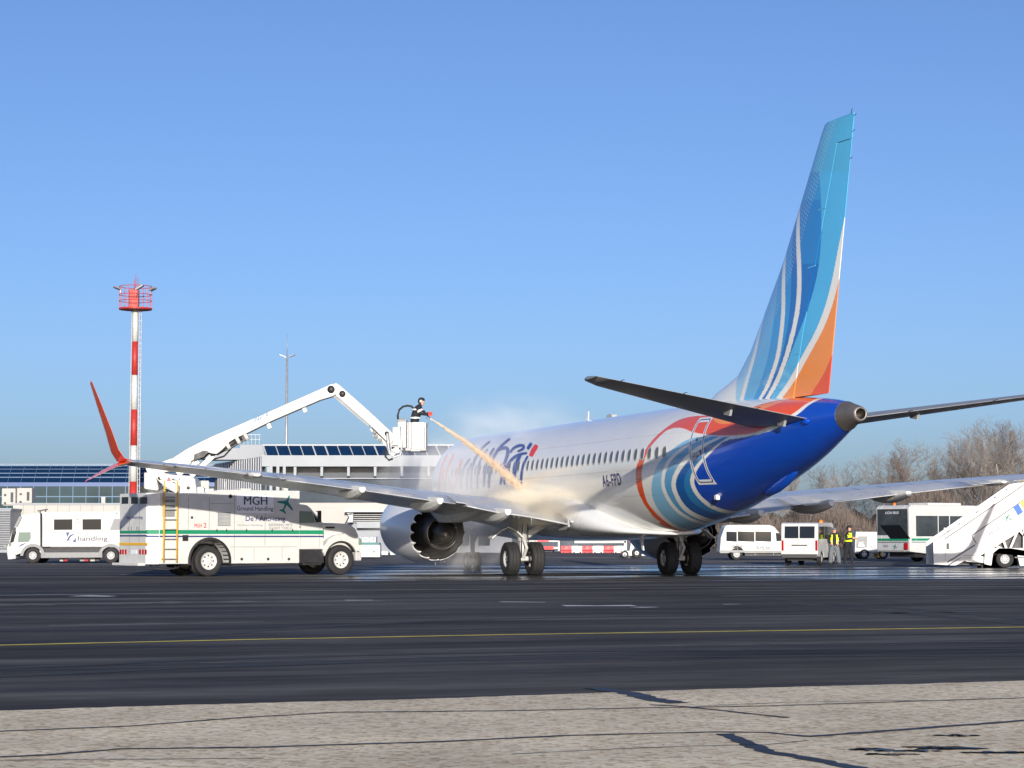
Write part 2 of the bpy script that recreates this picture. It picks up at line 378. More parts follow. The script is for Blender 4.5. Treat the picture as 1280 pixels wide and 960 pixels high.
# tail cone with the auxiliary-power exhaust
xs2 = np.linspace(-18.09, -18.86, 14); t_, b_, w_, z_ = fsec(xs2)
an2 = np.linspace(0, 2*math.pi, 48, endpoint=False); ca, sa = np.cos(an2)[None], np.sin(an2)[None]
def ring_(k, f=1.0, dx=0, g=.0): 
    return [(xs2[k]+dx, (w_[k]+g)*f*math.cos(a), z_[k]+((t_[k]-z_[k]) if math.sin(a) > 0 else (z_[k]-b_[k]))*f*math.sin(a)) for a in an2]
mb = MB(); mb.loft([ring_(k, 1.004) for k in range(13)]+[ring_(13, .9, -.03), ring_(13, .72, -.01)], caps=False)
mb.loft([ring_(13, .72, -.01), ring_(13, .68, .5)], 1, caps=False); mb.loft([ring_(13, .68, .45), ring_(13, .01, .45)], 1, caps=False)
mb.loft([ring_(0, 1.012, .03), ring_(0, 1.014, -.03)], 2, caps=False)
tcn = mb.build('tail_cone', [M['apu'], M['nozzle'], M['alu']], JET)

# cabin windows along the port side
SUNP = {}
for k in range(43):
    x = -9.787+.508*k
    if 4.0 < x < 4.4: pass
    mb = MB(); a0 = fang(x, 3.80)
    def oval(hw, hh, off, n=20):
        pts = []
        for i in range(n):
            t = 2*math.pi*i/n; cx_ = math.copysign(abs(math.cos(t))**.75, math.cos(t))*hw; cz_ = math.copysign(abs(math.sin(t))**.75, math.sin(t))*hh
            pts.append(fpt(x+cx_, a0+cz_/1.9, off))
        return pts
    r0, r1, r2 = oval(.150, .215, .004), oval(.142, .205, .014), oval(.115, .172, .010)
    mb.loft([r0, r1, r2], 0, False, caps=False); mb.add(oval(.118, .176, .008), [tuple(range(20))], 1)
    mb.build('cabin_window', [M['lgrey'], M['pane']], JET)

# rear door: its own panel following the skin, outlined like the photograph's
def door(x0, x1, z0, z1, nm='rear_door'):
    nx, nz = 62, 130; P = np.zeros((nx, nz, 3))
    for i in range(nx):
        x = x0+(x1-x0)*i/(nx-1)
        for j in range(nz):
            z = z0+(z1-z0)*j/(nz-1); a = fang(x, z); P[i, j] = fpt(x, a, .007)
    def colf(x, y, z):
        c = livery(x, y, z)
        dx = np.minimum(x-x0, x1-x); dz = np.minimum(z-z0, z1-z)*1.0
        r = .16; q = np.where((dx < r) & (dz < r), r-np.hypot(r-dx, r-dz), np.minimum(dx, dz))
        c[q < .135] = S(235,237,240); c[(q < .085) & (q > .045)] = S(25,35,75); return c
    o = grid_mesh(nm, P, M['livery'], JET, colf)
    h = MB(); zc = (z0+z1)/2-.1; xc = (x0+x1)/2; a = fang(xc, zc)
    h.bar(fpt(xc-.17, a, .03), fpt(xc+.17, a, .03), .05, .09); h.bar(fpt(xc+.05, a-.06, .03), fpt(xc-.1, a+.03, .035), .04, .05)
    h.build('handle', M['lgrey'], o)
    g = MB(); a1 = fang(xc, zc+.42)
    g.add([fpt(xc+.06*math.cos(t), a1+.085*math.sin(t)/1.9, .012) for t in np.linspace(0, 6.28, 15)[:-1]], [tuple(range(14))])
    g.build('door_window', M['glassl'], o); return o
door(-12.12, -11.28, 2.80, 4.74)
# writing on the side
def skin_fn(xs_, z0, off=.012):
    a0 = fang(xs_, z0)
    return lambda u, v: fpt(xs_-u, a0+v/1.93, off)
place_text('A6-FPD', M['textblue'], 'registration_letters', JET, skin_fn(-4.92, 2.87), width=1.6, height=.36, bold=.02, cuts=3, spacing=1.16)
M['logoor'] = mat('logo_orange', S(235,40,30), .4, 0, 0); M['logobl'] = mat('logo_blue', S(28,70,150), .4, 0, 0)
def skin_at(px, py):                               # spot on the cabin's port skin seen at a pixel
    yw = -0.32138; fw = Vector((math.cos(yw)*math.cos(PITCH), math.sin(yw)*math.cos(PITCH), math.sin(PITCH))); rt = Vector((math.sin(yw), -math.cos(yw), 0)); up = rt.cross(fw)
    d = fw+rt*(px-640)/FPX-up*(py-480)/FPX; o = Vector((-68.215, 25.948, 1.256)); t = (1.88-o.y)/d.y
    for _ in range(12):
        p = o+d*t; q = min(.97, abs(p.z-3.45)/(1.88 if p.z > 3.45 else 2.1)); y = 1.88*math.sqrt(1-q*q); t = (y-o.y)/d.y
    return p
def stroke(pts, wd, m, nm='airline_lettering'):
    pts = smooth(pts, 3); n = len(pts); A, Bq = [], []
    for i, p in enumerate(pts):
        a, c = pts[max(i-1, 0)], pts[min(i+1, n-1)]; dx, dy = c[0]-a[0], c[1]-a[1]; L = math.hypot(dx, dy); k = i/(n-1)
        w_ = wd*(.55+.45*math.sin(math.pi*min(1, max(0, k*.9+.05))))/2
        for lst, sg in ((A, 1), (Bq, -1)):
            q = skin_at(p[0]-dy/L*w_*sg, p[1]+dx/L*w_*sg); a_ = fang(q.x, q.z); lst.append(fpt(q.x, a_, .012))
    b = MB(); b.loft([A, Bq], caps=False, closed=False); return b.build(nm, m, JET)
for pts_, w_ in (([(549,613),(549.3,600),(551,588),(555,576),(560,568)], 2.2), ([(553,602),(554,592),(556.5,585)], 1.6), ([(557,613),(557,600),(559,588),(563,577),(568,567.5)], 2.2),
                 ([(560.5,596),(561.5,604),(564,609.5),(567.5,610.5),(570.5,607),(571.5,600),(573,588),(578,574)], 3.0)): stroke(pts_, w_, M['logoor'])
for pts_, w_ in (([(577,612),(576,602),(577,592),(581,583),(588,573)], 3.2), ([(584,612),(583.5,600),(586,588),(590,579)], 2.8), ([(612.5,552),(605,558),(599,565),(593,576),(589.5,590),(589,611)], 2.8),
                 ([(610,561.5),(604.5,567.5),(600,577),(597,592),(597,611)], 2.4), ([(618,560),(613.5,567),(609,577),(606,590),(605,609)], 3.4), ([(637.5,548.5),(628,556),(620,566),(615,577),(612,592),(611,610)], 3.8),
                 ([(617,570),(622,563.5),(629,560),(634.5,560),(635.5,566),(631.5,578),(628,592),(626,606)], 4.2), ([(638,566),(641,561),(648,557),(654.5,556.5),(655,561),(647,564.5)], 3.6),
                 ([(659,566.3),(649,568),(640,573.5),(634,583),(631,594),(631,606)], 3.8), ([(651,568),(646.5,577),(643,590),(642,606)], 5), ([(660,570),(655,579),(652,592),(651.5,606)], 3.2), ([(664.5,554),(659.5,561.5)], 4.2)): stroke(pts_, w_, M['logobl'])
stroke([(671.5,556.5),(667.5,562),(663.5,570.5)], 6, M['logoor'], 'lettering_dot')

# wing-to-body fairing
ST = [(10.8,2.2,1.75,1.0),(9.5,2.5,1.32,1.6),(7,2.8,1.2,1.98),(3,2.95,1.16,2.1),(0,2.98,1.16,2.12),(-1.0,2.93,1.17,2.10),(-2.2,2.72,1.19,2.05),(-3.2,2.42,1.21,1.97),(-4.3,2.05,1.25,1.74),(-5.3,1.72,1.29,1.40),(-6.2,1.52,1.34,.95),(-6.9,1.44,1.38,.4)]
mb = MB(); rg = []
for x, tz, bz, hw in ST:
    r_ = []
    for i in range(56):
        a = 2*math.pi*i/56; c_, s_ = math.cos(a), math.sin(a); e = .78
        r_.append((x, hw*math.copysign(abs(c_)**e, c_), (tz+bz)/2+(tz-bz)/2*math.copysign(abs(s_)**e, s_)))
    rg.append(r_)
mb.loft(rg); mb.build('wing_root_fairing', M['jetwhite'], JET)

# ---- fin and rudder
FLE_Z = [4.6,5.30,5.57,5.75,5.99,6.62,7.47,8.92,10.64,12.11,12.36,12.42]
FLE_X = [-9.0,-9.1,-9.75,-10.5,-11.35,-12.24,-13.06,-14.4,-15.7,-16.8,-17.02,-17.25]
def fle(z): return float(np.interp(z, FLE_Z, FLE_X))
def fte(z): return -17.03-(z-5.0)*.2275
def fhinge(z): return -15.2-(z-5.1)*.40
def fthick(z, x):
    le, te = fle(z), fte(z); ce = min(le-te, 5.6); c = le-te; k = max(0, min(1, (le-x)/c))
    base = 5*.10*min(ce, 5.0)*(.2969*math.sqrt(k)-.126*k-.3516*k*k+.2843*k**3-.1015*k**4)
    return max(base, .008)
LB = S(170,214,236); L1 = S(108,184,232); L2 = S(62,156,220); L3 = S(46,150,218); L4 = S(18,112,194); L5 = S(84,186,236)
tw1 = [(958,398),(956.7,406),(954.6,423),(951.8,442),(946,464),(939.7,487),(936,500)]
tw2 = [(984,300),(985,311),(987,353),(988.3,386.6),(986,420),(981,449),(970.4,478),(958.5,500)]
tw3 = [(1000,240),(1001.6,257.5),(1003.7,295),(1006,328),(1006.7,361.6),(1003.7,395),(997.5,424),(989,453),(978.7,478),(966,500)]
tw4 = [(1090,100),(1080,180),(1066,240),(1057,285),(1052,312),(1045,353),(1037,386.6),(1026.7,416),(1014,441),(997.5,474),(979,500)]
tmid = [(1020,160),(1028.7,207.5),(1031.7,257.5),(1030.8,307.5),(1026.7,345),(1016,386.6),(1001.7,428),(985,470),(970,500)]
def xcurve(py, cv, dx=0): return np.interp(py, [p[1] for p in cv], [p[0]+dx for p in cv])
def finpaint(x, y, z):
    px, py = pj(x, 0*x, z); col = np.empty(px.shape+(3,)); col[:] = WHITE
    r = lambda cv, dx=0: px > xcurve(py, smooth(cv), dx)
    lb = px > np.interp(py, [440, 455, 470, 500], [925, 927, 929.5, 929.5])
    col[lb] = LB
    col[r([(978,310),(975,350),(972,400),(966,440),(955,480),(946,500)])] = L1
    w1 = r(tw1, -1.5); col[w1 & ~r([(978,310),(975,350),(972,400),(966,440),(955,480),(946,500)])] = L1
    col[r([(981,300),(980,350),(977,400),(972,440),(960,480),(950,500)])] = L2
    col[w1 & ~r(tw1, 3)] = WHITE
    col[r(tw2, -2.2)] = WHITE; col[r(tw2, 2.4)] = L3
    col[r([(996,270),(997,330),(997,370),(994,410),(985,450),(972,480),(960,500)])] = L4
    up = py < np.interp(px, [990, 1001], [300, 250])
    col[r(tw3, -2.4)] = WHITE; col[r(tw3, 2.6)] = L4
    m3 = r(tw3, 2.6) | (py < 252); col[m3 & (px > 985)] = np.where((py[m3 & (px > 985)] < 330)[:, None], np.array(S(34,134,208)), np.array(L4))
    col[r(tmid)] = L5
    col[(py < 215)] = S(86,182,226)
    col[(py < 250) & (py >= 215) & (px < xcurve(py, tmid))] = S(52,152,216)
    col[r(tw4, -3.5)] = WHITE; col[r(tw4, 3.5)] = ORGL
    col[(py > 385) & r([(1052,400),(1043,435),(1037,453),(1030,470),(1012,500)])] = ORG
    # dot screen close to the leading edge
    le = np.interp(z, FLE_Z, FLE_X); dd = le-x
    u = (x*.86+z*.5)/.11; v = (z*.86-x*.5)/.11
    dot = (np.hypot(u-np.round(u), v-np.round(v)) < .30) & (dd < 1.5-.09*(z-5)) & lb & (py < 500)
    iswhite = np.abs(col-np.array(WHITE)).sum(1) < .02
    dot &= ~iswhite & ~r(tw4, -6)
    col[dot] = col[dot]*.55+np.array((.55,.66,.72))*.45*.9
    return col
def fin_shell(name, z0, z1, nz, xa, xb, nc):
    zs = np.linspace(z0, z1, nz); rows = []
    for z in zs:
        a, b = xa(z), xb(z); row = []
        cs = (1-np.cos(np.linspace(0, math.pi/2, nc)))
        X = [a+(b-a)*c for c in cs]
        for x in X: row.append((x, fthick(z, x), z))
        for x in X[::-1]: row.append((x, -fthick(z, x), z))
        rows.append(row)
    P = np.array(rows); o = grid_mesh(name, P, M['livery'], JET, finpaint, closed=True)
    return o
fin_shell('tail_fin', 4.9, 11.74, 300, fle, lambda z: fhinge(z)+.02, 190)
o = fin_shell('rudder', 5.12, 11.72, 290, lambda z: fhinge(z)-.02, fte, 90)
fin_shell('fin_tip', 11.74, 12.36, 30, fle, fte, 90)
# fin cap closing piece, rudder actuator strips and static wicks
mb = MB(); zt = 12.355
mb.loft([[(x, fthick(zt, x), zt) for x in np.linspace(fle(zt), fte(zt), 20)]+[(x, -fthick(zt, x), zt) for x in np.linspace(fte(zt), fle(zt), 20)],
         [(x, fthick(zt, x)*.3, zt+.05) for x in np.linspace(fle(zt)-.15, fte(zt)+.02, 20)]+[(x, -fthick(zt, x)*.3, zt+.05) for x in np.linspace(fte(zt)+.02, fle(zt)-.15, 20)]])
M['fincap'] = mat('fin_cap_blue', S(86,182,226), .3, 0, .06, 2, coat=.5)
mb.build('fin_cap', M['fincap'], JET)
for z in (12.3, 11.9, 11.2):
    mb = MB(); mb.bar((fte(z)+.03, 0, z), (fte(z)-.16, .02, z+.03), .012); mb.build('static_wick', M['dark'], JET)
mb = MB(); mb.bar((-18.5, 0, 12.35), (-18.58, .0, 12.52), .014); mb.build('static_wick', M['dark'], JET)
for z in (6.3, 8.6, 10.1):
    mb = MB(); x = fhinge(z)+.2; mb.bar((x+.2, fthick(z, x)+.0, z-.02), (x-.2, fthick(z, x-.3)+.005, z), .03, .035); mb.build('rudder_hinge', M['fincap'], JET)

# ---- wings
def airfoil(n=22, t=.12, cam=.018, c0=0.0, c1=1.0):
    cs = [c0+(c1-c0)*(.5-.5*math.cos(math.pi*i/(n-1))) for i in range(n)]
    th = lambda k: 5*t*(.2969*math.sqrt(k)-.126*k-.3516*k*k+.2843*k**3-.1015*k**4)+.0012*k
    cm = lambda k: cam*4*k*(1-k)*(.6+.8*k)
    return [(k, cm(k)+th(k)) for k in cs[::-1]]+[(k, cm(k)-th(k)) for k in cs[(1 if c0 == 0 else 0):]]
WY = [1.0,1.9,3.5,4.7,5.85,6.98,9.46,12.1,14.6,16.7,16.9]
WTX = [-2.55,-2.6,-2.7,-2.8,-2.95,-3.2,-3.72,-4.24,-4.74,-5.18,-5.2]
WLX = [6.1,5.2,3.95,3.1,2.3,1.7,.42,-.96,-2.25,-3.48,-3.6]
WZ = [1.66,1.76,2.03,2.17,2.37,2.49,2.79,3.08,3.33,3.50,3.52]
WI = [1.6,1.6,1.4,1.2,1.1,.9,.6,.4,.1,0,0]; WT = [.145,.14,.135,.13,.125,.12,.115,.11,.105,.10,.10]
def wsec(y, s, c0, c1, droop=0, n=22, dz=0, dx=0):
    f = lambda A: float(np.interp(y, WY, A)); te, le, z, inc, th = f(WTX), f(WLX), f(WZ), R(f(WI)), f(WT)
    c = le-te; pts = []
    for k, h in airfoil(n, th, .016, c0, c1):
        X = -(k-c0)*c; Z = h*c
        if droop: 
            cs_, sn_ = math.cos(R(droop)), math.sin(R(droop)); X, Z = X*cs_+Z*sn_*0, Z+X*sn_
        X -= c0*c
        xx = le+X; zz = z+Z+(xx-te)*math.tan(inc)
        pts.append((xx+dx, s*y, zz+dz))
    return pts
def wing(s):
    mb = MB(); rg = [wsec(y, s, 0, .76) for y in np.linspace(1.0, 16.88, 34)]
    mb.loft(rg); wg = mb.build('wing', [M['wing']], JET)
    def seg(name, y0, y1, droop, mt='wing', c0=.765, dx=0, dz=0):
        b = MB(); b.loft([wsec(y, s, c0, 1, droop, 10, dz, dx) for y in np.linspace(y0, y1, 8)]); return b.build(name, M[mt], JET)
    b = MB(); b.prism([(-2.62,1.86),(-2.3,1.88),(-1.7,1.8),(-1.75,1.5),(-2.35,1.52),(-2.7,1.62)], s*2.13, s*2.2); b.build('flap_end_rib', M['wingdark'], JET, bevel=.02)
    seg('trailing_edge_flap', 2.15, 5.75, 3.5, dx=-.04); seg('trailing_edge_flap', 6.15, 11.9, 2.5, dx=-.03)
    seg('aileron', 12.15, 15.4, 0); seg('trailing_edge', 15.42, 16.88, 0); seg('trailing_edge', 5.78, 6.12, 0); seg('trailing_edge', 11.92, 12.12, 0); seg('trailing_edge', 1.0, 2.1, 0)
    for y in (2.9, 7.6, 8.6, 9.4, 10.4, 11.3):           # spoiler panels
        b = MB(); f = lambda A: float(np.interp(y, WY, A)); c = f(WLX)-f(WTX)
        sec = wsec(y, s, .58, .755, n=6); sec2 = wsec(y+.75, s, .58, .755, n=6)
        u1 = [Vector(p)+Vector((0,0,.008)) for p in sec[:6]]; u2 = [Vector(p)+Vector((0,0,.008)) for p in sec2[:6]]
        b.loft([u1, u2], caps=False, closed=False); b.build('spoiler', M['wing'], JET)
    for y, L, hz in ((9.5, 3.2, .36), (6.85, 3.8, .42), (4.45, 3.4, .42), (12.9, 1.7, .12)):   # canoe fairings under the trailing edge
        f = lambda A: float(np.interp(y, WY, A)); te, z = f(WTX), f(WZ); b = MB(); rg = []
        for k in np.linspace(0, 1, 12):
            x = te+L*.86-k*L; e = math.sin(math.pi*min(1, max(.03, k*1.0)))**.6 if k < .6 else 1-((k-.6)/.4)**2*.62
            hw = .27*e+.01; bot = hz*e+.02; zz = z+.02+(x-te)*.02*(1 if x > te else 0)
            rg.append([(x, s*y-hw*.8, zz+.02+.05*(k < .95)), (x, s*y-hw, zz-bot*.35), (x, s*y-hw*.55, zz-bot*.85), (x, s*y, zz-bot), (x, s*y+hw*.55, zz-bot*.85), (x, s*y+hw, zz-bot*.35), (x, s*y+hw*.8, zz+.02+.05*(k < .95))])
        b.loft(rg, smooth=False); b.build('flap_track_fairing', M['fair'], JET, bevel=.02)
    # split winglet: long upper blade, short lower blade
    def blade(name, st, mt):
        b = MB(); rg = []
        for i, (y, z, le, te, th) in enumerate(st):
            a = st[max(i-1, 0)]; c = st[min(i+1, len(st)-1)]; tv = Vector((0, s*(c[0]-a[0]), c[1]-a[1])).normalized(); nv = Vector((0, -tv.z, tv.y))
            rg.append([Vector((le-(le-te)*k, s*y, z))+nv*h*(le-te) for k, h in airfoil(12, th, 0)])
        b.loft(rg); return b.build(name, mt, JET)
    blade('winglet', [(16.78,3.53,-3.5,-5.18,.10),(16.98,3.60,-3.6,-5.2,.09),(17.17,3.85,-3.8,-5.27,.08),(17.38,4.4,-4.1,-5.32,.08),(17.72,5.2,-4.55,-5.4,.08),(17.98,5.8,-4.95,-5.42,.07),(18.0,5.85,-5.1,-5.4,.05)], M['orange'])
    blade('lower_winglet', [(16.78,3.5,-3.55,-5.15,.09),(17.1,3.42,-3.65,-5.05,.08),(17.5,3.22,-3.95,-4.95,.08),(17.95,2.98,-4.35,-4.82,.07),(18.05,2.92,-4.5,-4.8,.05)], M['orange'])
    # static wicks
    for y in (16.6, 15.8, 14.5, 13.2):
        f = lambda A: float(np.interp(y, WY, A)); b = MB(); b.bar((f(WTX)+.02, s*y, f(WZ)+.01), (f(WTX)-.25, s*y, f(WZ)+.01), .014); b.build('static_wick', M['dark'], JET)
    # ---- engine
    ax0 = Vector((7.35, s*4.83, 1.72)); ax1 = Vector((3.35, s*4.83, 1.45)); D = (ax1-ax0); L = D.length; D.normalize()
    b = MB()
    prof = [(.5,.83),(.12,.86),(.02,.92),(-.02,.98),(.03,1.04),(.15,1.10),(.5,1.18),(1.0,1.22),(1.6,1.225),(2.2,1.20),(2.9,1.13),(3.5,1.045),(3.72,1.01)]
    b.lathe(prof, ax0, D, 144); 
    # chevron rim
    t0 = Vector((0,0,1)); A = D.cross(t0).normalized(); Bv = D.cross(A); n = 144; NC = 16
    r1, r2, ri1, ri2 = [], [], [], []
    for i in range(n):
        a = 2*math.pi*i/n; ph = (i % (n//NC))/(n/NC); cv = abs(math.sin(math.pi*ph))**.55
        ex = 3.72+.08+.36*(1-cv); rr = 1.01-(ex-3.72)*.18; dr = A*math.cos(a)+Bv*math.sin(a)
        r1.append(ax0+D*3.72+dr*1.01); r2.append(ax0+D*ex+dr*rr); ri1.append(ax0+D*(ex-.005)+dr*(rr-.015)); ri2.append(ax0+D*3.5+dr*.985)
    b.loft([r1, r2, ri1], 0, True, caps=False); b.loft([ri1, ri2], 1, True, caps=False)
    b.lathe([(3.5,.985),(2.6,1.0),(2.2,.98),(2.15,.6)], ax0, D, 72, 1)
    b.lathe([(.5,.83),(.9,.84),(.95,.3),(.7,.001)], ax0, D, 48, 1)
    b.build('nacelle', [M['jetwhite'], M['dark']], JET)
    b = MB(); b.lathe([(2.2,.80),(3.0,.82),(3.6,.76),(4.15,.62),(4.52,.545),(4.50,.52),(4.1,.54),(3.9,.5)], ax0, D, 64, 0); b.lathe([(4.1,.54),(3.85,.36)], ax0, D, 48, 1)
    b.build('core_cowl', [M['nozzle'], M['dark']], JET)
    b = MB(); b.lathe([(3.7,.40),(4.2,.40),(4.55,.375),(4.8,.30),(5.0,.16),(5.06,.04),(5.065,.001)], ax0, D, 48); b.build('exhaust_plug', M['nozzle'], JET)
    b = MB(); rg = []
    for x, hw, zt_, zb_ in ((6.3,.12,3.0,2.6),(5.0,.2,2.95,2.3),(3.6,.30,2.75,1.95),(2.6,.36,2.55,1.80),(1.6,.40,2.5,1.78),(.4,.40,2.45,1.82),(-.7,.34,2.4,1.94),(-1.6,.2,2.35,2.1),(-2.3,.05,2.3,2.22)):
        rg.append([(x, s*4.83-hw, zt_), (x, s*4.83-hw, (zt_+zb_)/2), (x, s*4.83-hw*.6, zb_), (x, s*4.83+hw*.6, zb_), (x, s*4.83+hw, (zt_+zb_)/2), (x, s*4.83+hw, zt_)])
    b.loft(rg, smooth=False); b.build('engine_pylon', M['fair'], JET, bevel=.03)
    # nacelle strake and latch line
    b = MB(); b.prism([(6.1,2.55),(5.2,2.85),(5.0,2.6)], s*4.0, s*4.03); b.build('nacelle_strake', M['jetwhite'], JET)
    # ---- main gear
    b = MB(); yy = s*2.86
    b.tube([(0,yy,.56),(0,yy,1.3)], .11, 16, 0); b.tube([(0,yy,1.15),(.05,yy+s*.05,2.5)], .17, 18)
    b.tube([(0,yy-.34,.565),(0,yy+.34,.565)], .09, 14, 0)
    b.tube([(0,yy,1.22),(.1,yy-s*1.6,2.15)], .085, 12); b.tube([(0,yy,1.32),(.1,yy-s*.95,1.75)], .10, 12)
    b.tube([(0,yy,1.35),(1.1,yy+s*.1,2.1)], .06, 10)
    b.bar((-.13,yy,1.2),(-.42,yy,.93),.09,.05); b.bar((-.42,yy,.93),(-.1,yy,.62),.09,.05)
    b.tube([(-.12,yy+.08,.6),(-.18,yy+.09,1.2),(-.15,yy+.05,2.0)], .018, 6, 1); b.tube([(.1,yy-.12,.6),(.16,yy-.13,1.3),(.12,yy-.1,2.2)], .018, 6, 1)
    b.tube([(-.16,yy-.12,2.1),(-.2,yy-.12,1.4),(-.1,yy-.2,.7)], .014, 6, 1)
    b.lathe([(-.02,.0),(-.02,.2),(.02,.2),(.02,0)], (0,yy-.2,.565), (0,1,0), 16, 1); b.lathe([(-.02,.0),(-.02,.2),(.02,.2),(.02,0)], (0,yy+.2,.565), (0,1,0), 16, 1)
    b.build('landing_gear_strut', [M['white'], M['dark']], JET)
    b = MB(); b.prism([(.55,2.25),(-.32,2.25),(-.34,1.75),(-.2,1.45),(.25,1.35),(.5,1.6)], yy+s*.20, yy+s*.24); b.bar((-.1,yy,1.8),(-.1,yy+s*.22,1.8),.05)
    b.build('landing_gear_door', M['fair'], JET, bevel=.01)
    b = MB(); pts = [(-.1,yy+s*.12,1.28),(-.12,yy+s*.35,1.5),(-.12,yy+s*.62,1.62),(-.12,yy+s*.85,1.52),(-.12,yy+s*1.2,1.25)]
    for p, q in zip(pts[:-1], pts[1:]): b.bar(p, q, .5, .04, up=(0,0,1))
    b.build('landing_gear_door', M['fair'], JET, bevel=.008)
    for q in (-.43, .43): wheel(JET, 0, yy+q, .565, .42, .29, 'lgrey', side=1)
wing(1); wing(-1)
# ---- horizontal stabilisers
def stab(s):
    b = MB(); rg = []
    for k in np.linspace(0, 1, 14):
        y = .35+(7.1-.35)*k; le = -13.55+(-17.15+13.55)*k; te = -16.9+(-18.42+16.9)*k; z = 4.40+.90*k; c = le-te
        if k > .97: le -= .3; z += 0
        rg.append([(le-(le-te)*q, s*y, z-h*c+(le-(le-te)*q-te)*-.012) for q, h in airfoil(20, .10, .006)])
    b.loft(rg); tip = [(p[0]*1-.0, p[1], p[2]) for p in rg[-1]]
    cx_ = sum(p[0] for p in tip)/len(tip); cz_ = sum(p[2] for p in tip)/len(tip)
    b.loft([tip, [(cx_+(p[0]-cx_)*.75-.18, s*7.18, cz_+(p[2]-cz_)*.4) for p in tip]])
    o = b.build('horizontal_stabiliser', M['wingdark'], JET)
    for k in (.28,.62,.9):
        b = MB(); y = .35+6.75*k; te = -16.9-1.52*k; z = 4.4+.9*k; b.bar((te+.05,s*y,z),(te-.24,s*y,z+.02),.014); b.build('static_wick', M['dark'], JET)
    for k in (.10,.36):
        b = MB(); y = .35+6.75*k; te = -16.9-1.52*k; z = 4.4+.9*k; b.prism([(te+.5,z-.05),(te+1.0,z-.1),(te+.95,z-.2),(te+.6,z-.25)],s*y-.035,s*y+.035); b.build('elevator_hinge', M['wingdark'], JET)
stab(1); stab(-1)
# ---- nose gear
b = MB(); b.tube([(14.8,0,.35),(14.8,0,1.6)], .09, 14); b.tube([(14.8,0,1.0),(13.6,0,1.7)], .05, 10); b.tube([(14.8,-.2,.35),(14.8,.2,.35)], .06, 10)
b.build('landing_gear_strut', [M['white']], JET)
for s in (-1, 1):
    wheel(JET, 14.8, s*.2, .345, .2, .19, 'lgrey', side=s)
    b = MB(); b.box(13.9,15.4,s*.42,s*.45,.95,1.5); b.build('landing_gear_door', M['jetwhite'], JET, bevel=.01)
# ---- small things on the skin
b = MB(); b.prism([(1.62,5.30),(1.28,5.30),(1.25,5.66),(1.36,5.66)], -.015, .015); b.build('blade_antenna', M['jetwhite'], JET, bevel=.008)
b = MB(); b.prism([(-.6,5.33),(-1.3,5.33),(-1.2,5.43),(-.8,5.45)], -.1, .1); b.build('low_antenna', M['lgrey'], JET, bevel=.03)
b = MB(); b.lathe([(0,.14),(.08,.12),(.14,.05),(.15,.001)], (-6.7,0,5.31), (0,0,1), 16); b.build('beacon_light', M['jetwhite'], JET)
b = MB(); b.prism([(-4.1,1.3),(-4.35,1.3),(-4.5,.86),(-4.38,.86)], .25, .29); b.build('drain_mast', M['jetwhite'], JET, bevel=.008)
M['royal'] = mat('royal_blue_paint', ROYAL, .22, 0, .06, 2, coat=.7)
b = MB(); b.loft([[(x, hw*math.cos(a), z+hw*1.3*math.sin(a)) for a in np.linspace(0, 2*math.pi, 20)[:-1]] for x, z, hw in ((-12.9,2.52,.03),(-13.3,2.58,.12),(-13.9,2.74,.16),(-14.5,2.92,.15),(-15.0,3.1,.09),(-15.2,3.18,.02))])
b.build('tail_skid', M['royal'], JET)
b = MB(); q_ = fpt(-11.6, -1.0, .03); b.box(q_.x-.10,q_.x+.10,q_.y-.06,q_.y+.06,q_.z-.08,q_.z+.08); b.build('service_panel_light', M['jetwhite'], JET, bevel=.03)
b = MB(); a = fang(-16.9, 4.35); b.loft([[fpt(-16.9-q, a+c*math.sin(t)*.12, .03+c*.06*math.cos(t)) for t in np.linspace(0, 6.28, 9)[:-1]] for q, c in ((-.12,.1),(0,1),(.14,.9),(.2,.1))]); b.build('position_light', M['royal'], JET)
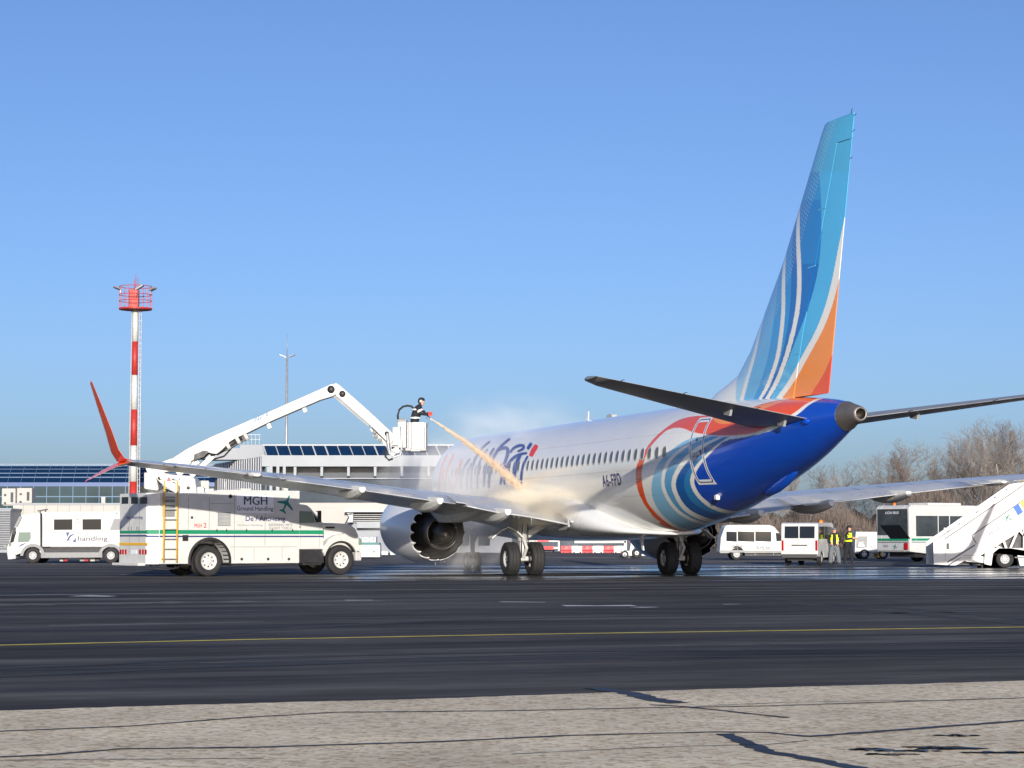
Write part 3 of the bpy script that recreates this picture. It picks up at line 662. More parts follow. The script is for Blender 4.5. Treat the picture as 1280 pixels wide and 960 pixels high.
# ================================================================ ground
def ground_mat():
    m = bpy.data.materials.new('apron_asphalt'); m.use_nodes = True; t = m.node_tree; p = t.nodes['Principled BSDF']; N = t.nodes.new; Lk = t.links.new
    tc = N('ShaderNodeTexCoord')
    def noise(scale, sx, sy, detail=5, rough=.6, rot=R(21)):
        mp0 = N('ShaderNodeMapping'); mp0.inputs['Rotation'].default_value = (0, 0, -rot)
        mp = N('ShaderNodeMapping'); mp.inputs['Scale'].default_value = (sx, sy, 1)
        n = N('ShaderNodeTexNoise'); n.inputs['Scale'].default_value = scale; n.inputs['Detail'].default_value = detail; n.inputs['Roughness'].default_value = rough
        Lk(tc.outputs['Object'], mp0.inputs[0]); Lk(mp0.outputs[0], mp.inputs[0]); Lk(mp.outputs[0], n.inputs['Vector']); return n.outputs[0]
    def mr(v, a, b, c, d, st=True):
        q = N('ShaderNodeMapRange'); q.interpolation_type = 'SMOOTHSTEP' if st else 'LINEAR'
        for i, x in enumerate((a, b, c, d)): q.inputs[i+1].default_value = x
        Lk(v, q.inputs[0]); return q.outputs[0]
    def mth(op, a, b):
        q = N('ShaderNodeMath'); q.operation = op
        for i, x in enumerate((a, b)):
            if isinstance(x, (int, float)): q.inputs[i].default_value = x
            else: Lk(x, q.inputs[i])
        return q.outputs[0]
    def mixc(f, a, b):
        q = N('ShaderNodeMix'); q.data_type = 'RGBA'; Lk(f, q.inputs['Factor'])
        for nm, x in (('A', a), ('B', b)):
            s_ = [i for i in q.inputs if i.name == nm and i.type == 'RGBA'][0]
            if isinstance(x, tuple): s_.default_value = (*x, 1)
            else: Lk(x, s_)
        return [o for o in q.outputs if o.type == 'RGBA'][0]
    streak = mr(noise(1, .025, .55, 6, .62), .38, .66, 0, 1)
    fine = mr(noise(1, .15, 3.5, 6, .7), .35, .7, 0, 1)
    grain = mr(noise(90, 1, 1, 3, .7, 0), .3, .7, .78, 1.2, False)
    c = mixc(streak, (.026,.028,.038), (.108,.102,.098)); c = mixc(mth('MULTIPLY', fine, .45), c, (.15,.135,.12))
    sep = N('ShaderNodeSeparateXYZ'); Lk(tc.outputs['Object'], sep.inputs[0])
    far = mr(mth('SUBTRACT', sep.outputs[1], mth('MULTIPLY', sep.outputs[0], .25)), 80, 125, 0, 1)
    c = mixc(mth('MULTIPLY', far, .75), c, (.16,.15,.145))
    patch = mr(noise(1, .12, .35, 6, .7, R(10)), .42, .62, .72, 1.3); c2_ = N('ShaderNodeVectorMath'); c2_.operation = 'SCALE'; Lk(c, c2_.inputs[0]); Lk(patch, c2_.inputs['Scale']); c = c2_.outputs[0]
    sc = N('ShaderNodeVectorMath'); sc.operation = 'SCALE'; Lk(c, sc.inputs[0]); Lk(grain, sc.inputs['Scale'])
    # wet band round the aircraft where the fluid has run off
    yr = mth('SUBTRACT', sep.outputs[1], mth('MULTIPLY', sep.outputs[0], .12))
    band = mth('MULTIPLY', mr(yr, 56, 66, 0, 1), mr(yr, 92, 110, 1, 0)); band = mth('MULTIPLY', band, mr(sep.outputs[0], -9, -4, 0, 1))
    wn = mr(noise(1, .05, .30, 5, .62), .44, .53, 0, 1)
    wet = mth('MULTIPLY', band, wn)
    ws = mr(noise(1, .09, .9, 4, .6), .60, .66, 0, 1); ws = mth('MULTIPLY', ws, mth('MULTIPLY', mr(sep.outputs[1], 30, 40, 0, 1), mr(sep.outputs[1], 60, 75, .35, 0)))
    wet = mth('MAXIMUM', wet, ws)
    dk = mr(wet, 0, 1, 1, .45, False); sc2 = N('ShaderNodeVectorMath'); sc2.operation = 'SCALE'; Lk(sc.outputs[0], sc2.inputs[0]); Lk(dk, sc2.inputs['Scale'])
    Lk(sc2.outputs[0], p.inputs['Base Color'])
    ro = mr(wet, 0, 1, .93, .16, False); Lk(ro, p.inputs['Roughness']); p.inputs['Specular IOR Level'].default_value = .25
    Lk(mr(wet, 0, 1, .12, .6, False), p.inputs['Specular IOR Level'])
    bp = N('ShaderNodeBump'); bp.inputs['Distance'].default_value = .012; Lk(mr(wet, 0, 1, .55, .04, False), bp.inputs['Strength'])
    Lk(noise(45, 1, 1, 4, .7, 0), bp.inputs['Height']); Lk(bp.outputs[0], p.inputs['Normal'])
    return m
b = MB(); b.add([(-3000,-400,0),(3000,-400,0),(3000,5000,0),(-3000,5000,0)], [(0,1,2,3)])
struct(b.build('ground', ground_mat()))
def conc_mat():
    m = bpy.data.materials.new('old_concrete'); m.use_nodes = True; t = m.node_tree; p = t.nodes['Principled BSDF']; N = t.nodes.new; Lk = t.links.new
    tc = N('ShaderNodeTexCoord'); v = N('ShaderNodeTexVoronoi'); v.inputs['Scale'].default_value = 23; Lk(tc.outputs['Object'], v.inputs['Vector'])
    n = N('ShaderNodeTexNoise'); n.inputs['Scale'].default_value = 34; n.inputs['Detail'].default_value = 6; n.inputs['Roughness'].default_value = .75; Lk(tc.outputs['Object'], n.inputs['Vector'])
    n2 = N('ShaderNodeTexNoise'); n2.inputs['Scale'].default_value = .7; n2.inputs['Detail'].default_value = 5; Lk(tc.outputs['Object'], n2.inputs['Vector'])
    r = N('ShaderNodeValToRGB'); e = r.color_ramp.elements; e[0].position = .1; e[0].color = (.14,.105,.07,1); e[1].position = .85; e[1].color = (1.0,.90,.68,1)
    x = e.new(.45); x.color = (.84,.68,.45,1)
    sx = N('ShaderNodeSeparateColor'); Lk(v.outputs['Color'], sx.inputs[0])
    mx = N('ShaderNodeMath'); mx.operation = 'ADD'; mx2 = N('ShaderNodeMath'); mx2.operation = 'MULTIPLY'; mx2.inputs[1].default_value = .5
    Lk(sx.outputs[0], mx2.inputs[0]); mx3 = N('ShaderNodeMath'); mx3.operation = 'MULTIPLY'; mx3.inputs[1].default_value = .6; Lk(n.outputs[0], mx3.inputs[0])
    Lk(mx2.outputs[0], mx.inputs[0]); Lk(mx3.outputs[0], mx.inputs[1]); Lk(mx.outputs[0], r.inputs[0])
    mr = N('ShaderNodeMapRange'); mr.inputs[1].default_value = .3; mr.inputs[2].default_value = .7; mr.inputs[3].default_value = .78; mr.inputs[4].default_value = 1.1; Lk(n2.outputs[0], mr.inputs[0])
    s_ = N('ShaderNodeVectorMath'); s_.operation = 'SCALE'; Lk(r.outputs[0], s_.inputs[0]); Lk(mr.outputs[0], s_.inputs['Scale']); Lk(s_.outputs[0], p.inputs['Base Color'])
    p.inputs['Roughness'].default_value = .92; p.inputs['Specular IOR Level'].default_value = .1
    bp = N('ShaderNodeBump'); bp.inputs['Distance'].default_value = .006; bp.inputs['Strength'].default_value = .6; Lk(n.outputs[0], bp.inputs['Height']); Lk(bp.outputs[0], p.inputs['Normal'])
    return m
# edge of the pale concrete in front of the asphalt, slightly ragged
e0, e1 = gr(-40, 890.5), gr(1320, 849.5); dirv = (e1-e0).normalized(); nrm = Vector((-dirv.y, dirv.x, 0))
rnd = random.Random(3); ed = []
for i in range(-60, 260):
    s_ = i*.12; ed.append(e0+dirv*s_+nrm*(.05*math.sin(s_*1.3)+rnd.uniform(-.025, .025)))
vs = [Vector((p.x, p.y, .004)) for p in ed]+[Vector((ed[-1].x+40, -40, .004)), Vector((ed[0].x-40, -40, .004))]
b = MB(); b.add(vs, [tuple(range(len(vs)))]); struct(b.build('concrete_strip', conc_mat()))
def ribbon(mb, pts, wd, z, jit=0, seed=0, step=.15):
    r_ = random.Random(seed); out = []
    pts = [Vector((p[0], p[1], 0)) for p in pts]
    Lh, Rh = [], []
    for a, c in zip(pts[:-1], pts[1:]):
        n = max(1, int((c-a).length/step))
        for i in range(n+1 if c is pts[-1] else n): out.append(a.lerp(c, i/n))
    for i, p in enumerate(out):
        d_ = (out[min(i+1, len(out)-1)]-out[max(i-1, 0)]).normalized(); nn = Vector((-d_.y, d_.x, 0))
        ww = (wd if not callable(wd) else wd(i/len(out)))*(1+r_.uniform(-jit, jit)); o_ = nn*r_.uniform(-jit, jit)*ww*.4
        Lh.append(p+nn*ww/2+o_+Vector((0,0,z))); Rh.append(p-nn*ww/2+o_+Vector((0,0,z)))
    mb.loft([Lh, Rh], caps=False, closed=False, smooth=False)
M['tar'] = mat('crack_seal_tar', (.022,.022,.026), .55, 0, .3, 4)
def seam(px, wd, seed):
    b = MB(); ribbon(b, [gr(*q).xy for q in px], wd, .008, .28, seed, .08); struct(b.build('tar_seam', M['tar']))
seam([(-30,916.5),(160,909),(290,899),(420,891.5),(640,889.5),(800,886),(960,883.5),(1320,872)], .05, 1)
seam([(-30,949),(60,945),(150,937.5),(320,935.5),(560,928),(700,921),(900,916),(960,917),(1010,922)], .06, 2)
seam([(1010,922),(1080,917),(1160,911),(1320,899)], .08, 3)
seam([(740,860.5),(790,868),(820,876),(850,880)], .17, 4)
seam([(812,882),(852,884),(900,889),(985,898.5)], .05, 5)
seam([(905,918.5),(930,929),(960,941),(1000,948),(1070,961),(1090,966)], .11, 6)
seam([(640,944),(760,938),(860,934),(960,932),(1010,927)], .02, 7)
seam([(-30,952),(200,950.5),(330,949)], .02, 8)
seam([(870,884),(980,879),(1160,876)], .02, 9)
def puddle(pts, seed):
    r_ = random.Random(seed); P = [gr(*q) for q in pts]; c = sum(P, Vector())/len(P); out = []
    P = smooth([(p.x, p.y) for p in P]+[(P[0].x, P[0].y)], 3)
    b = MB(); b.add([(p[0]+r_.uniform(-.03,.03), p[1]+r_.uniform(-.05,.05), .0095) for p in P[:-1]], [tuple(range(len(P)-1))]); return b
M['water'] = mat('standing_water', (.02,.021,.023), .38, 0, 0, spec=.6, bump=.15, bscale=12)
M['damp'] = mat('damp_stain', (.16,.145,.125), .6, 0, .4, 5)
for i_, (x0_, x1_, y_, h_, k_) in enumerate(((1064,1120,938.5,1.3,0),(1098,1180,940.2,1.1,0),(1150,1236,937.2,1.2,0),(1205,1290,942.5,1.3,0),(1085,1150,944.5,.9,1),(1170,1228,921,1.0,1),(1130,1210,935.6,.7,1))):
    xm = (x0_+x1_)/2; b = puddle([(x0_,y_),(x0_*.7+xm*.3,y_-h_*.8),(xm,y_-h_),(x1_*.6+xm*.4,y_-h_*.6),(x1_,y_+.2),(x1_*.5+xm*.5,y_+h_*.7),(xm*.9+x0_*.1,y_+h_),(x0_*.6+xm*.4,y_+h_*.5)], i_)
    struct(b.build('puddle', M['water' if k_ == 0 else 'damp']))
M['tyre'] = mat('tyre_mark', (.018,.018,.021), .8, 0, .5, 1.5); M['wear'] = mat('worn_grey_patch', (.12,.115,.11), .9, 0, .45, 1.2)
for i_, (pts_, w_) in enumerate((([(-40,838),(260,824),(620,815),(1000,812),(1330,811)], .28), ([(-40,848),(260,833),(620,823.5),(1000,820),(1330,819)], .28), ([(180,800),(420,781),(700,771),(1330,764)], .3), ([(-40,781),(300,772),(700,766),(1000,764)], .25),
                                 ([(820,742),(960,748),(1120,760),(1330,778)], .3), ([(760,742),(930,750),(1080,762),(1330,785)], .3))):
    b = MB(); ribbon(b, [gr(*q).xy for q in smooth(pts_, 2)], w_, .0035, .3, i_+20, .4); struct(b.build('tyre_mark', M['tyre']))
for i_, (pts_, w_) in enumerate((([(-40,757),(200,753),(480,751)], .8), ([(60,782.5),(330,777.5)], .35), ([(560,812),(900,806),(1330,801)], .10), ([(900,745),(1100,744),(1300,745.5)], .5), ([(250,829),(640,819)], .09))):
    b = MB(); ribbon(b, [gr(*q).xy for q in smooth(pts_, 2)], w_, .003, .5, i_+40, .25); struct(b.build('worn_patch', M['wear']))
M['yline'] = mat('yellow_line_paint', S(225,205,85), .8, 0, .35, 3)
M['wline'] = mat('white_line_paint', S(205,205,200), .8, 0, .3, 3)
b = MB(); ribbon(b, [gr(-60,808.2).xy, gr(300,800).xy, gr(640,793.5).xy, gr(1340,783.2).xy], .19, .005, .05, 1, .5); struct(b.build('painted_line', M['yline']))
for px, wd in (([(-60,705.5),(210,704.5)], .5), ([(150,718.2),(440,719.3),(580,718.0)], .35), ([(-60,745.5),(430,738),(1000,734),(1340,733)], .12),
               ([(705,757.5),(793,757.2)], .55), ([(795,759.5),(820,759)], .3), ([(625,752.5),(682,753)], .25), ([(95,745),(142,745.5)], .7), ([(432,750.5),(466,750.3)], .3), ([(905,755.6),(925,755.4)], .15),
               ([(640,696),(900,698.5)], .9), ([(880,702.5),(1340,700.8)], .6)):
    b = MB(); ribbon(b, [gr(*q).xy for q in px], wd, .0045, .35, len(px), .6); struct(b.build('painted_line', M['wline']))
# grass verge far beyond the apron
b = MB(); b.add([(-900,232,.02),(900,232,.02),(900,2500,.02),(-900,2500,.02)], [(0,1,2,3)])
struct(b.build('grass_verge', mat('dry_winter_grass', (.14,.12,.07), .95, 0, .3, .05)))

# ================================================================ terminal: glass hall at the left
TG = empty('terminal_hall', (at(130, 600, 214).x, 214, 0), 0, 'long terminal hall with a sloping dark blue glass front at the left', 'building')
inv = rootmat(TG).inverted()
xl, xr = -95.0, at(270, 600, 214).x
zt = at(0, 583, 216).z; zs = at(0, 603, 213).z; zv = at(0, 608, 213).z
b = MB(); b.prism([(216,zt-.02),(213.2,zs),(213,zs),(213,zv),(213,0),(235,0),(235,zt-.4),(217,zt-.02)], xl, xr, 'yz'); 
b = MB()
b.prism([(213.6,0),(235,0),(235,zt-.45),(217,zt-.1),(213.6,zs-.1)], xl, xr, 'yz'); b.build('wall', M['cladl'], TG, inv)
b = MB(); b.prism([(216.6,zt+.1),(236,zt-.3),(236,zt-.1),(216.4,zt+.28)], xl-.3, xr+.3, 'yz'); b.build('roof', M['lgrey'], TG, inv)
b = MB(); b.add([(xl,213.1,zs),(xr,213.1,zs),(xr,216.4,zt+.1),(xl,216.4,zt+.1)], [(0,1,2,3)]); b.add([(xr,213.1,zs),(xr,213.6,zs),(xr,216.6,zt)], [(0,1,2)])
b.build('sloping_glass', M['dblue'], TG, inv)
b = MB(); b.box(xl, xr, 213.0, 213.5, zv, zs); b.build('spandrel_band', M['sky_band'], TG, inv)
b = MB(); b.box(xl, xr, 213.1, 213.5, 4.2, zv); b.build('window_band', M['tealglass'], TG, inv)
b = MB(); px0 = 13; x = xl
step = 16.3*214/FPX
k = 0
while x < xr-.3:
    b.bar((x-.37, 216.3, zt+.08), (x, 213.05, zs), .05, .05); b.box(x-.03, x+.03, 213.0, 213.1, 4.2, zv); x += step; k += 1
for q in (.3, .55, .8):
    b.box(xl, xr, 213.1+3.3*q-.08, 213.1+3.3*q-.02, zs+(zt-zs)*q, zs+(zt-zs)*q+.07)
b.box(xl, xr, 213.02, 213.1, 5.35, 5.43); b.box(xl, xr, 216.3, 216.5, zt+.06, zt+.2)
b.build('mullions', M['mull'], TG, inv)
# low white wing in front of it
LW = empty('service_wing', (at(140, 690, 190).x, 190, 0), 0, 'low white panelled service wing in front of the blue glass hall', 'building')
inv = rootmat(LW).inverted(); x0, x1 = at(16, 650, 190).x, at(300, 650, 190).x; zt2 = at(0, 629.5, 190).z
b = MB(); b.box(x0, x1, 190, 211, 0, zt2-.12); b.build('wall', M['concretew'], LW, inv)
b = MB(); b.box(x0-.1, x1, 189.9, 211, zt2-.12, zt2+.05); b.build('roof', M['beam'], LW, inv)
b = MB(); x = x0+.9
while x < x1: b.box(x, x+.03, 189.96, 189.999, .1, zt2-.14); x += .93*1.1
b.box(x0, x1, 189.96, 189.999, 3.2, 3.24); b.build('panel_joints', M['grey'], LW, inv)
LV = empty('louvred_shed', (at(-30, 690, 186).x, 186, 0), 0, 'dark grey louvred shed at the far left edge', 'shed')
inv = rootmat(LV).inverted(); x0, x1 = -60, at(13, 650, 186).x; z = at(0, 637, 186).z
b = MB(); b.box(x0, x1, 186, 196, 0, z); b.build('wall', M['cladding'], LV, inv)
b = MB(); zz = .3
while zz < z-.2: b.prism([(185.85, zz), (186, zz+.1), (186, zz)], x0, x1, 'yz'); zz += .2
b.build('louvres', M['grey'], LV, inv)
b = MB(); b.box(x0, x1+.1, 185.9, 196, z, z+.12); b.build('roof', M['beam'], LV, inv)
def hvac(px0, px1, y0, y1, Y, lab):
    p0, p1 = at(px0, y1, Y), at(px1, y0, Y); h = empty('rooftop_unit', (p0.x, Y, p0.z), 0, lab, 'rooftop unit', 'rooftop units by the glass hall')
    w_, hh = p1.x-p0.x, p1.z-p0.z; b = MB(); b.box(0, w_, 0, 1.6, .1, hh); b.box(.1, w_-.1, .1, 1.5, 0, .1); b.build('casing', M['concretew'], h, bevel=.03)
    b = MB(); n = max(1, int(w_/.45))
    for i in range(n):
        xx = w_*(i+.5)/n
        if i % 2: b.box(xx-.12, xx+.12, -.03, -.001, .3, hh-.35)
        else: 
            b.box(xx-.1, xx+.1, -.02, -.001, hh*.55, hh*.68); b.box(xx-.1, xx+.1, -.02, -.001, .1, hh*.2)
    b.build('vents', M['seal'], h)
hvac(2, 19.4, 610.5, 632, 191.5, 'cream rooftop unit farthest left on the low roof'); hvac(21, 40, 610, 630, 192, 'cream rooftop unit with vents right of its twin on the low roof')
h = empty('rooftop_flue', (at(129, 630, 194).x, 194, zt2), 0, 'short yellowish flue box on the white wing roof', 'flue'); b = MB(); b.prism([(-.18,0),(.18,0),(.18,.62),(-.2,.62)], 0, .4); b.build('flue_body', M['concretew'], h, bevel=.02)
b = MB(); b.box(-.22,.22,-.04,.44,.62,.67); b.build('flue_cap', M['lgrey'], h)

# ================================================================ terminal: centre block with roof glazing
TB = empty('terminal_block', (at(330, 690, 195).x, 195, 0), 0, 'grey terminal block with a white roof beam and roof glazing behind the wing', 'building')
inv = rootmat(TB).inverted(); Y = 195
xa = at(327, 600, Y).x; xb = at(805, 600, Y).x; zb0, zb1 = at(0, 583, Y).z, at(0, 569.5, Y).z; zg = at(0, 597, Y).z
b = MB(); b.box(xa, xb, Y, Y+.5, zb0, zb1); b.build('roof_beam', M['beam'], TB, inv)
sx, sy = at(262, 577, 218).x, 218
b = MB(); b.add([(xa,Y+.5,0),(xa,Y+.5,zb1-.05),(sx,sy,zb1-.05),(sx,sy,0)], [(0,1,2,3)])
b.add([(xa+.3,Y+.5,0),(xa+.3,Y+.5,zb1-.05),(sx+.3,sy,zb1-.05),(sx+.3,sy,0)], [(0,1,2,3)]); b.add([(xa,Y+.5,zb1-.05),(xa+.3,Y+.5,zb1-.05),(sx+.3,sy,zb1-.05),(sx,sy,zb1-.05)], [(0,1,2,3)])
b.box(xa+.5, xb, Y+3.4, sy, 0, zb1-.2); b.build('wall', M['cladding'], TB, inv)
b = MB(); n = 24
for i in range(n):
    q = (i+.5)/n; p_ = Vector((xa+(sx-xa)*q, Y+.5+(sy-Y-.5)*q, 0)); b.box(p_.x-.06, p_.x+.0, p_.y-.06, p_.y+.06, 4.0, zb1-.08)
b.build('side_ribs', M['lgrey'], TB, inv)
b = MB(); b.box(xa, xb, Y+.1, Y+24, zb1-.05, zb1+.02); b.build('roof', M['lgrey'], TB, inv)
# roof glazing strip
zg0, zg1 = zb1+.02, at(0, 556.5, 200).z
xg = at(333, 560, 199).x
b = MB(); b.add([(xg+.1,198.6,zg0),(xb,198.6,zg0),(xb,200.2,zg1),(xg-.5,200.2,zg1)], [(0,1,2,3)]); b.build('roof_glazing', M['dblue'], TB, inv)
b = MB(); b.box(xg-.4, xb, 200.25, 203, zg0, zg1); b.build('glazing_housing', M['cladl'], TB, inv)
b = MB(); x = xg+.1; st_ = 15.5*199/FPX; k = 0
while x < xb:
    wd = .13 if k % 5 in (0, 4) else .07; b.bar((x, 198.55, zg0), (x-.55, 200.15, zg1), wd, .06); x += st_; k += 1
b.box(xg-.5, xb, 200.1, 200.25, zg1-.03, zg1+.07); b.box(xg+.1, xb, 198.45, 198.6, zg0, zg0+.07); b.build('glazing_frame', M['lgrey'], TB, inv)
# soffit with brackets, shaded recess, glazed wall
b = MB(); b.box(xa+.3, xb, Y+2.6, Y+2.8, zg+.55, zb0); b.build('recess_wall', M['grey'], TB, inv)
b = MB(); b.prism([(Y+2.6,zg+.55),(Y+1.0,zg),(Y+1.15,zg),(Y+2.75,zg+.55)], xa+.3, xb, 'yz'); b.build('recess_ledge', M['beam'], TB, inv)
b = MB(); b.box(xa, xb, Y+1.0, Y+3.2, zg-.1, zg); b.build('ledge', M['cladding'], TB, inv)
x = at(368.5, 600, Y).x; st_ = 33.4*Y/FPX
for i in range(-1, 14):
    b = MB(); xx = x+i*st_
    if xx > xb-.5: break
    b.box(xx-.12, xx+.12, Y+.15, Y+.45, zg+.15, zb0); b.prism([(Y+.3,zb0),(Y+2.6,zb0),(Y+2.6,zg+.6),(Y+.45,zg+.15),(Y+.3,zg+.15)], xx-.05, xx+.05, 'yz'); b.build('bracket', M['beam'], TB, inv)
b = MB(); b.box(xa+.3, xb, Y+1.4, Y+1.6, 0, zg-.1); b.build('window_wall', M['bglass'], TB, inv)
b = MB(); x = xa+.3
while x < xb: b.box(x, x+.05, Y+1.33, Y+1.4, 3, zg-.1); x += 1.22
b.box(xa+.3, xb, Y+1.33, Y+1.4, 5.4, 5.45); b.build('mullions', M['bglass'], TB, inv)
for px_ in (271, 276.5, 340, 348.5, 356.5):
    b = MB(); q = at(px_, 610, Y+.6); b.box(q.x-.13, q.x+.13, Y-.3 if px_ > 330 else Y+14, (Y-.05) if px_ > 330 else Y+14.3, 0, zb0 if px_ > 330 else zb1-.2); b.build('column', M['beam'], TB, inv)
h = empty('rooftop_unit', (at(283, 611, 191).x, 191, 4.36), 0, 'small white rooftop unit standing by the grey block corner', 'rooftop unit', 'rooftop units by the glass hall'); b = MB(); b.box(0,.65,0,.7,.12,1.05); b.box(.05,.6,.05,.65,0,.12); b.build('casing', M['concretew'], h, bevel=.03)
b = MB(); b.box(.08,.57,-.02,-.001,.2,.55); b.build('vents', M['seal'], h)
# roof plant room behind the boom
h = empty('roof_plant_room', (at(300, 570, 205).x, 205, zb1), 0, 'pale plant room box with railing on the block roof under the boom', 'plant room')
b = MB(); p0, p1 = at(298, 573, 205), at(330, 556, 205); w_ = p1.x-p0.x; hh = p1.z-zb1; b.box(0, w_, 0, 4, .02, hh); b.box(-3.4, 0, .5, 4, .02, hh*.8); b.build('wall', M['cladl'], h)
b = MB(); 
for i in range(6): b.box(w_*.15*i, w_*.15*i+.03, -.05, -.02, hh, hh+1)
b.box(0, w_*.8, -.06, -.02, hh+.95, hh+1); b.box(0, w_*.8, -.06, -.02, hh+.5, hh+.54); b.build('railing', M['lgrey'], h)
# low cream building in front with a covered walkway
CB = empty('gate_building', (at(430, 690, 185).x, 185, 0), 0, 'low cream gate building with a covered walkway behind the truck hood', 'building')
inv = rootmat(CB).inverted(); x0, x1 = at(300, 650, 185).x, at(640, 650, 185).x; z = lambda py, Y=185: at(0, py, Y).z
b = MB(); b.box(x0, x1, 185, 193, z(640), z(628.5)); b.box(x0, at(437, 650, 185).x, 185, 193, z(655), z(640)); b.build('upper_wall', M['concretew'], CB, inv)
b = MB(); b.box(x0, x1, 185.3, 193, 0, z(655)); b.box(at(437, 650, 185).x, x1, 187.5, 193, z(655), z(640)); b.build('lower_wall', M['cladding'], CB, inv)
b = MB(); b.box(at(447, 650, 185).x, x1, 184.2, 185.29, z(660), z(652.5)); b.build('balcony_band', M['beam'], CB, inv)
b = MB(); b.box(at(431, 650, 184).x, x1, 183.6, 187.4, z(640)-.02, z(638)); b.box(at(434, 650, 184).x, at(441, 650, 184).x, 184, 184.8, z(653), z(640)-.02); b.build('canopy', M['lgrey'], CB, inv)
b = MB()
for i in range(5): b.box(at(442, 650, 185).x, x1, 184.6, 184.7, z(651)+i*.17, z(651)+i*.17+.05)
b.build('railing', M['lgrey'], CB, inv)
b = MB(); xx = x0
while xx < x1: b.box(xx, xx+.04, 184.95, 184.999, z(640)+.02, z(629)); xx += 1.9
b.box(x0, x1, 184.95, 184.999, z(634.5), z(634.2))
b.build('panel_joints', M['lgrey'], CB, inv)

# ================================================================ masts
MY = 205
MA = empty('floodlight_mast', (at(165.5, 690, MY).x, MY, 0), 0, 'tall red and white banded floodlight mast with a round railed platform', 'mast')
zz = lambda py: at(166, py, MY).z
bounds = [(0,'red'),(zz(617)-3.2,'white'),(zz(616),'red'),(zz(616)+.0,'red')]
seq = [(0, zz(660), 'white'), (zz(660), zz(617), 'red'), (zz(617)-0, zz(600), 'red')]
bands = [(600,617,'red'),(617,690,'w'),(557,600,'w')]
tops = [690,617,600,557,512,469,427,387]; names = ['w','red','w','red','w','red','w']
py = [695, 660, 602, 557, 512, 469, 427, 385]
# colours from the ground up, read between these rows
edges = [(695,650,'white'),(650,602,'red'),(602,557,'white'),(557,512,'red'),(512,469,'white'),(469,427,'red'),(427,386,'white')]
def mr_(z_): return .36-(.36-.27)*z_/zz(386)
for a_, b_, c_ in edges:
    z0_ = 0 if a_ == 695 else zz(a_); z1_ = zz(b_); b = MB(); b.lathe([(z0_, mr_(z0_)), (z1_, mr_(z1_))], (0,0,0), (0,0,1), 16, caps=True)
    b.build('mast_section', M['red' if c_ == 'red' else 'white2'], MA)
b = MB(); b.tube([(.42,-.1,0),(.40,-.1,zz(386))], .05, 6); b.tube([(.62,-.1,0),(.60,-.1,zz(386))], .05, 6); b.tube([(-.42,-.05,0),(-.34,-.05,zz(386))], .045, 6)
k = 3
while k < zz(386): b.bar((.42,-.1,k),(.6,-.1,k),.04); k += .55
b.build('ladder', M['lgrey'], MA)
zp = zz(386); b = MB(); b.lathe([(-.1,.3),(-.1,1.58),(.05,1.6),(.05,.3)], (0,0,zp), (0,0,1), 28, smooth=False); b.build('platform', M['red'], MA)
b = MB()
for hgt in (.75, 1.35, 2.15):
    b.tube([(1.55*math.cos(a), 1.55*math.sin(a), zp+hgt) for a in np.linspace(0, 2*math.pi, 29)], .035, 5)
for i in range(10):
    a = 2*math.pi*i/10; b.bar((1.55*math.cos(a), 1.55*math.sin(a), zp), (1.55*math.cos(a), 1.55*math.sin(a), zp+2.15), .06)
b.build('railing', M['red'], MA)
b = MB(); b.box(-.6,.3,-.35,.35,zp+.1,zp+1.85); b.build('equipment_cabinet', M['red'], MA, bevel=.03)
for i, (p, q) in enumerate((((-1.5,-.1,zp+1.9),(-2.0,-.5,zp+2.1)), ((.3,-1.5,zp+1.7),(1.0,-1.6,zp+2.1)), ((1.5,-.4,zp+1.75),(2.05,-.8,zp+1.95)), ((-.2,1.5,zp+1.7),(-.5,1.9,zp+2.0)))):
    b = MB(); b.bar(p, q, .5, .16); b.bar(p, (p[0]*.93, p[1]*.93, p[2]-.5), .08); b.build('floodlight', M['lamp'], MA, bevel=.02)
b = MB(); 
for dx, hh in ((0, 1.5), (-.15, 1.0), (.2, 1.1)): b.tube([(dx,0,zp+1.8),(dx,0,zp+1.9+hh)], [.05,.02], 5)
b.build('antenna', M['red'], MA)
LP = empty('lamp_post', (at(357, 690, 232).x, 232, 0), 0, 'slim grey lamp post with two arms and a thin spike behind the terminal', 'lamp post')
z1_ = at(357, 446, 232).z; b = MB(); b.tube([(0,0,0),(0,0,z1_)], [.2,.11], 10); b.build('post', M['lamp'], LP)
for s in (-1, 1): b = MB(); b.bar((0,0,z1_-.1),(s*.75,-.2,z1_+.15),.1); b.bar((s*.3,-.1,z1_+.02),(s*.85,-.25,z1_+.2),.3,.12); b.build('luminaire', M['lamp'], LP)
b = MB(); b.tube([(0,0,z1_),(0,0,at(357,417,232).z)], [.05,.02], 5); b.build('spike', M['lamp'], LP)

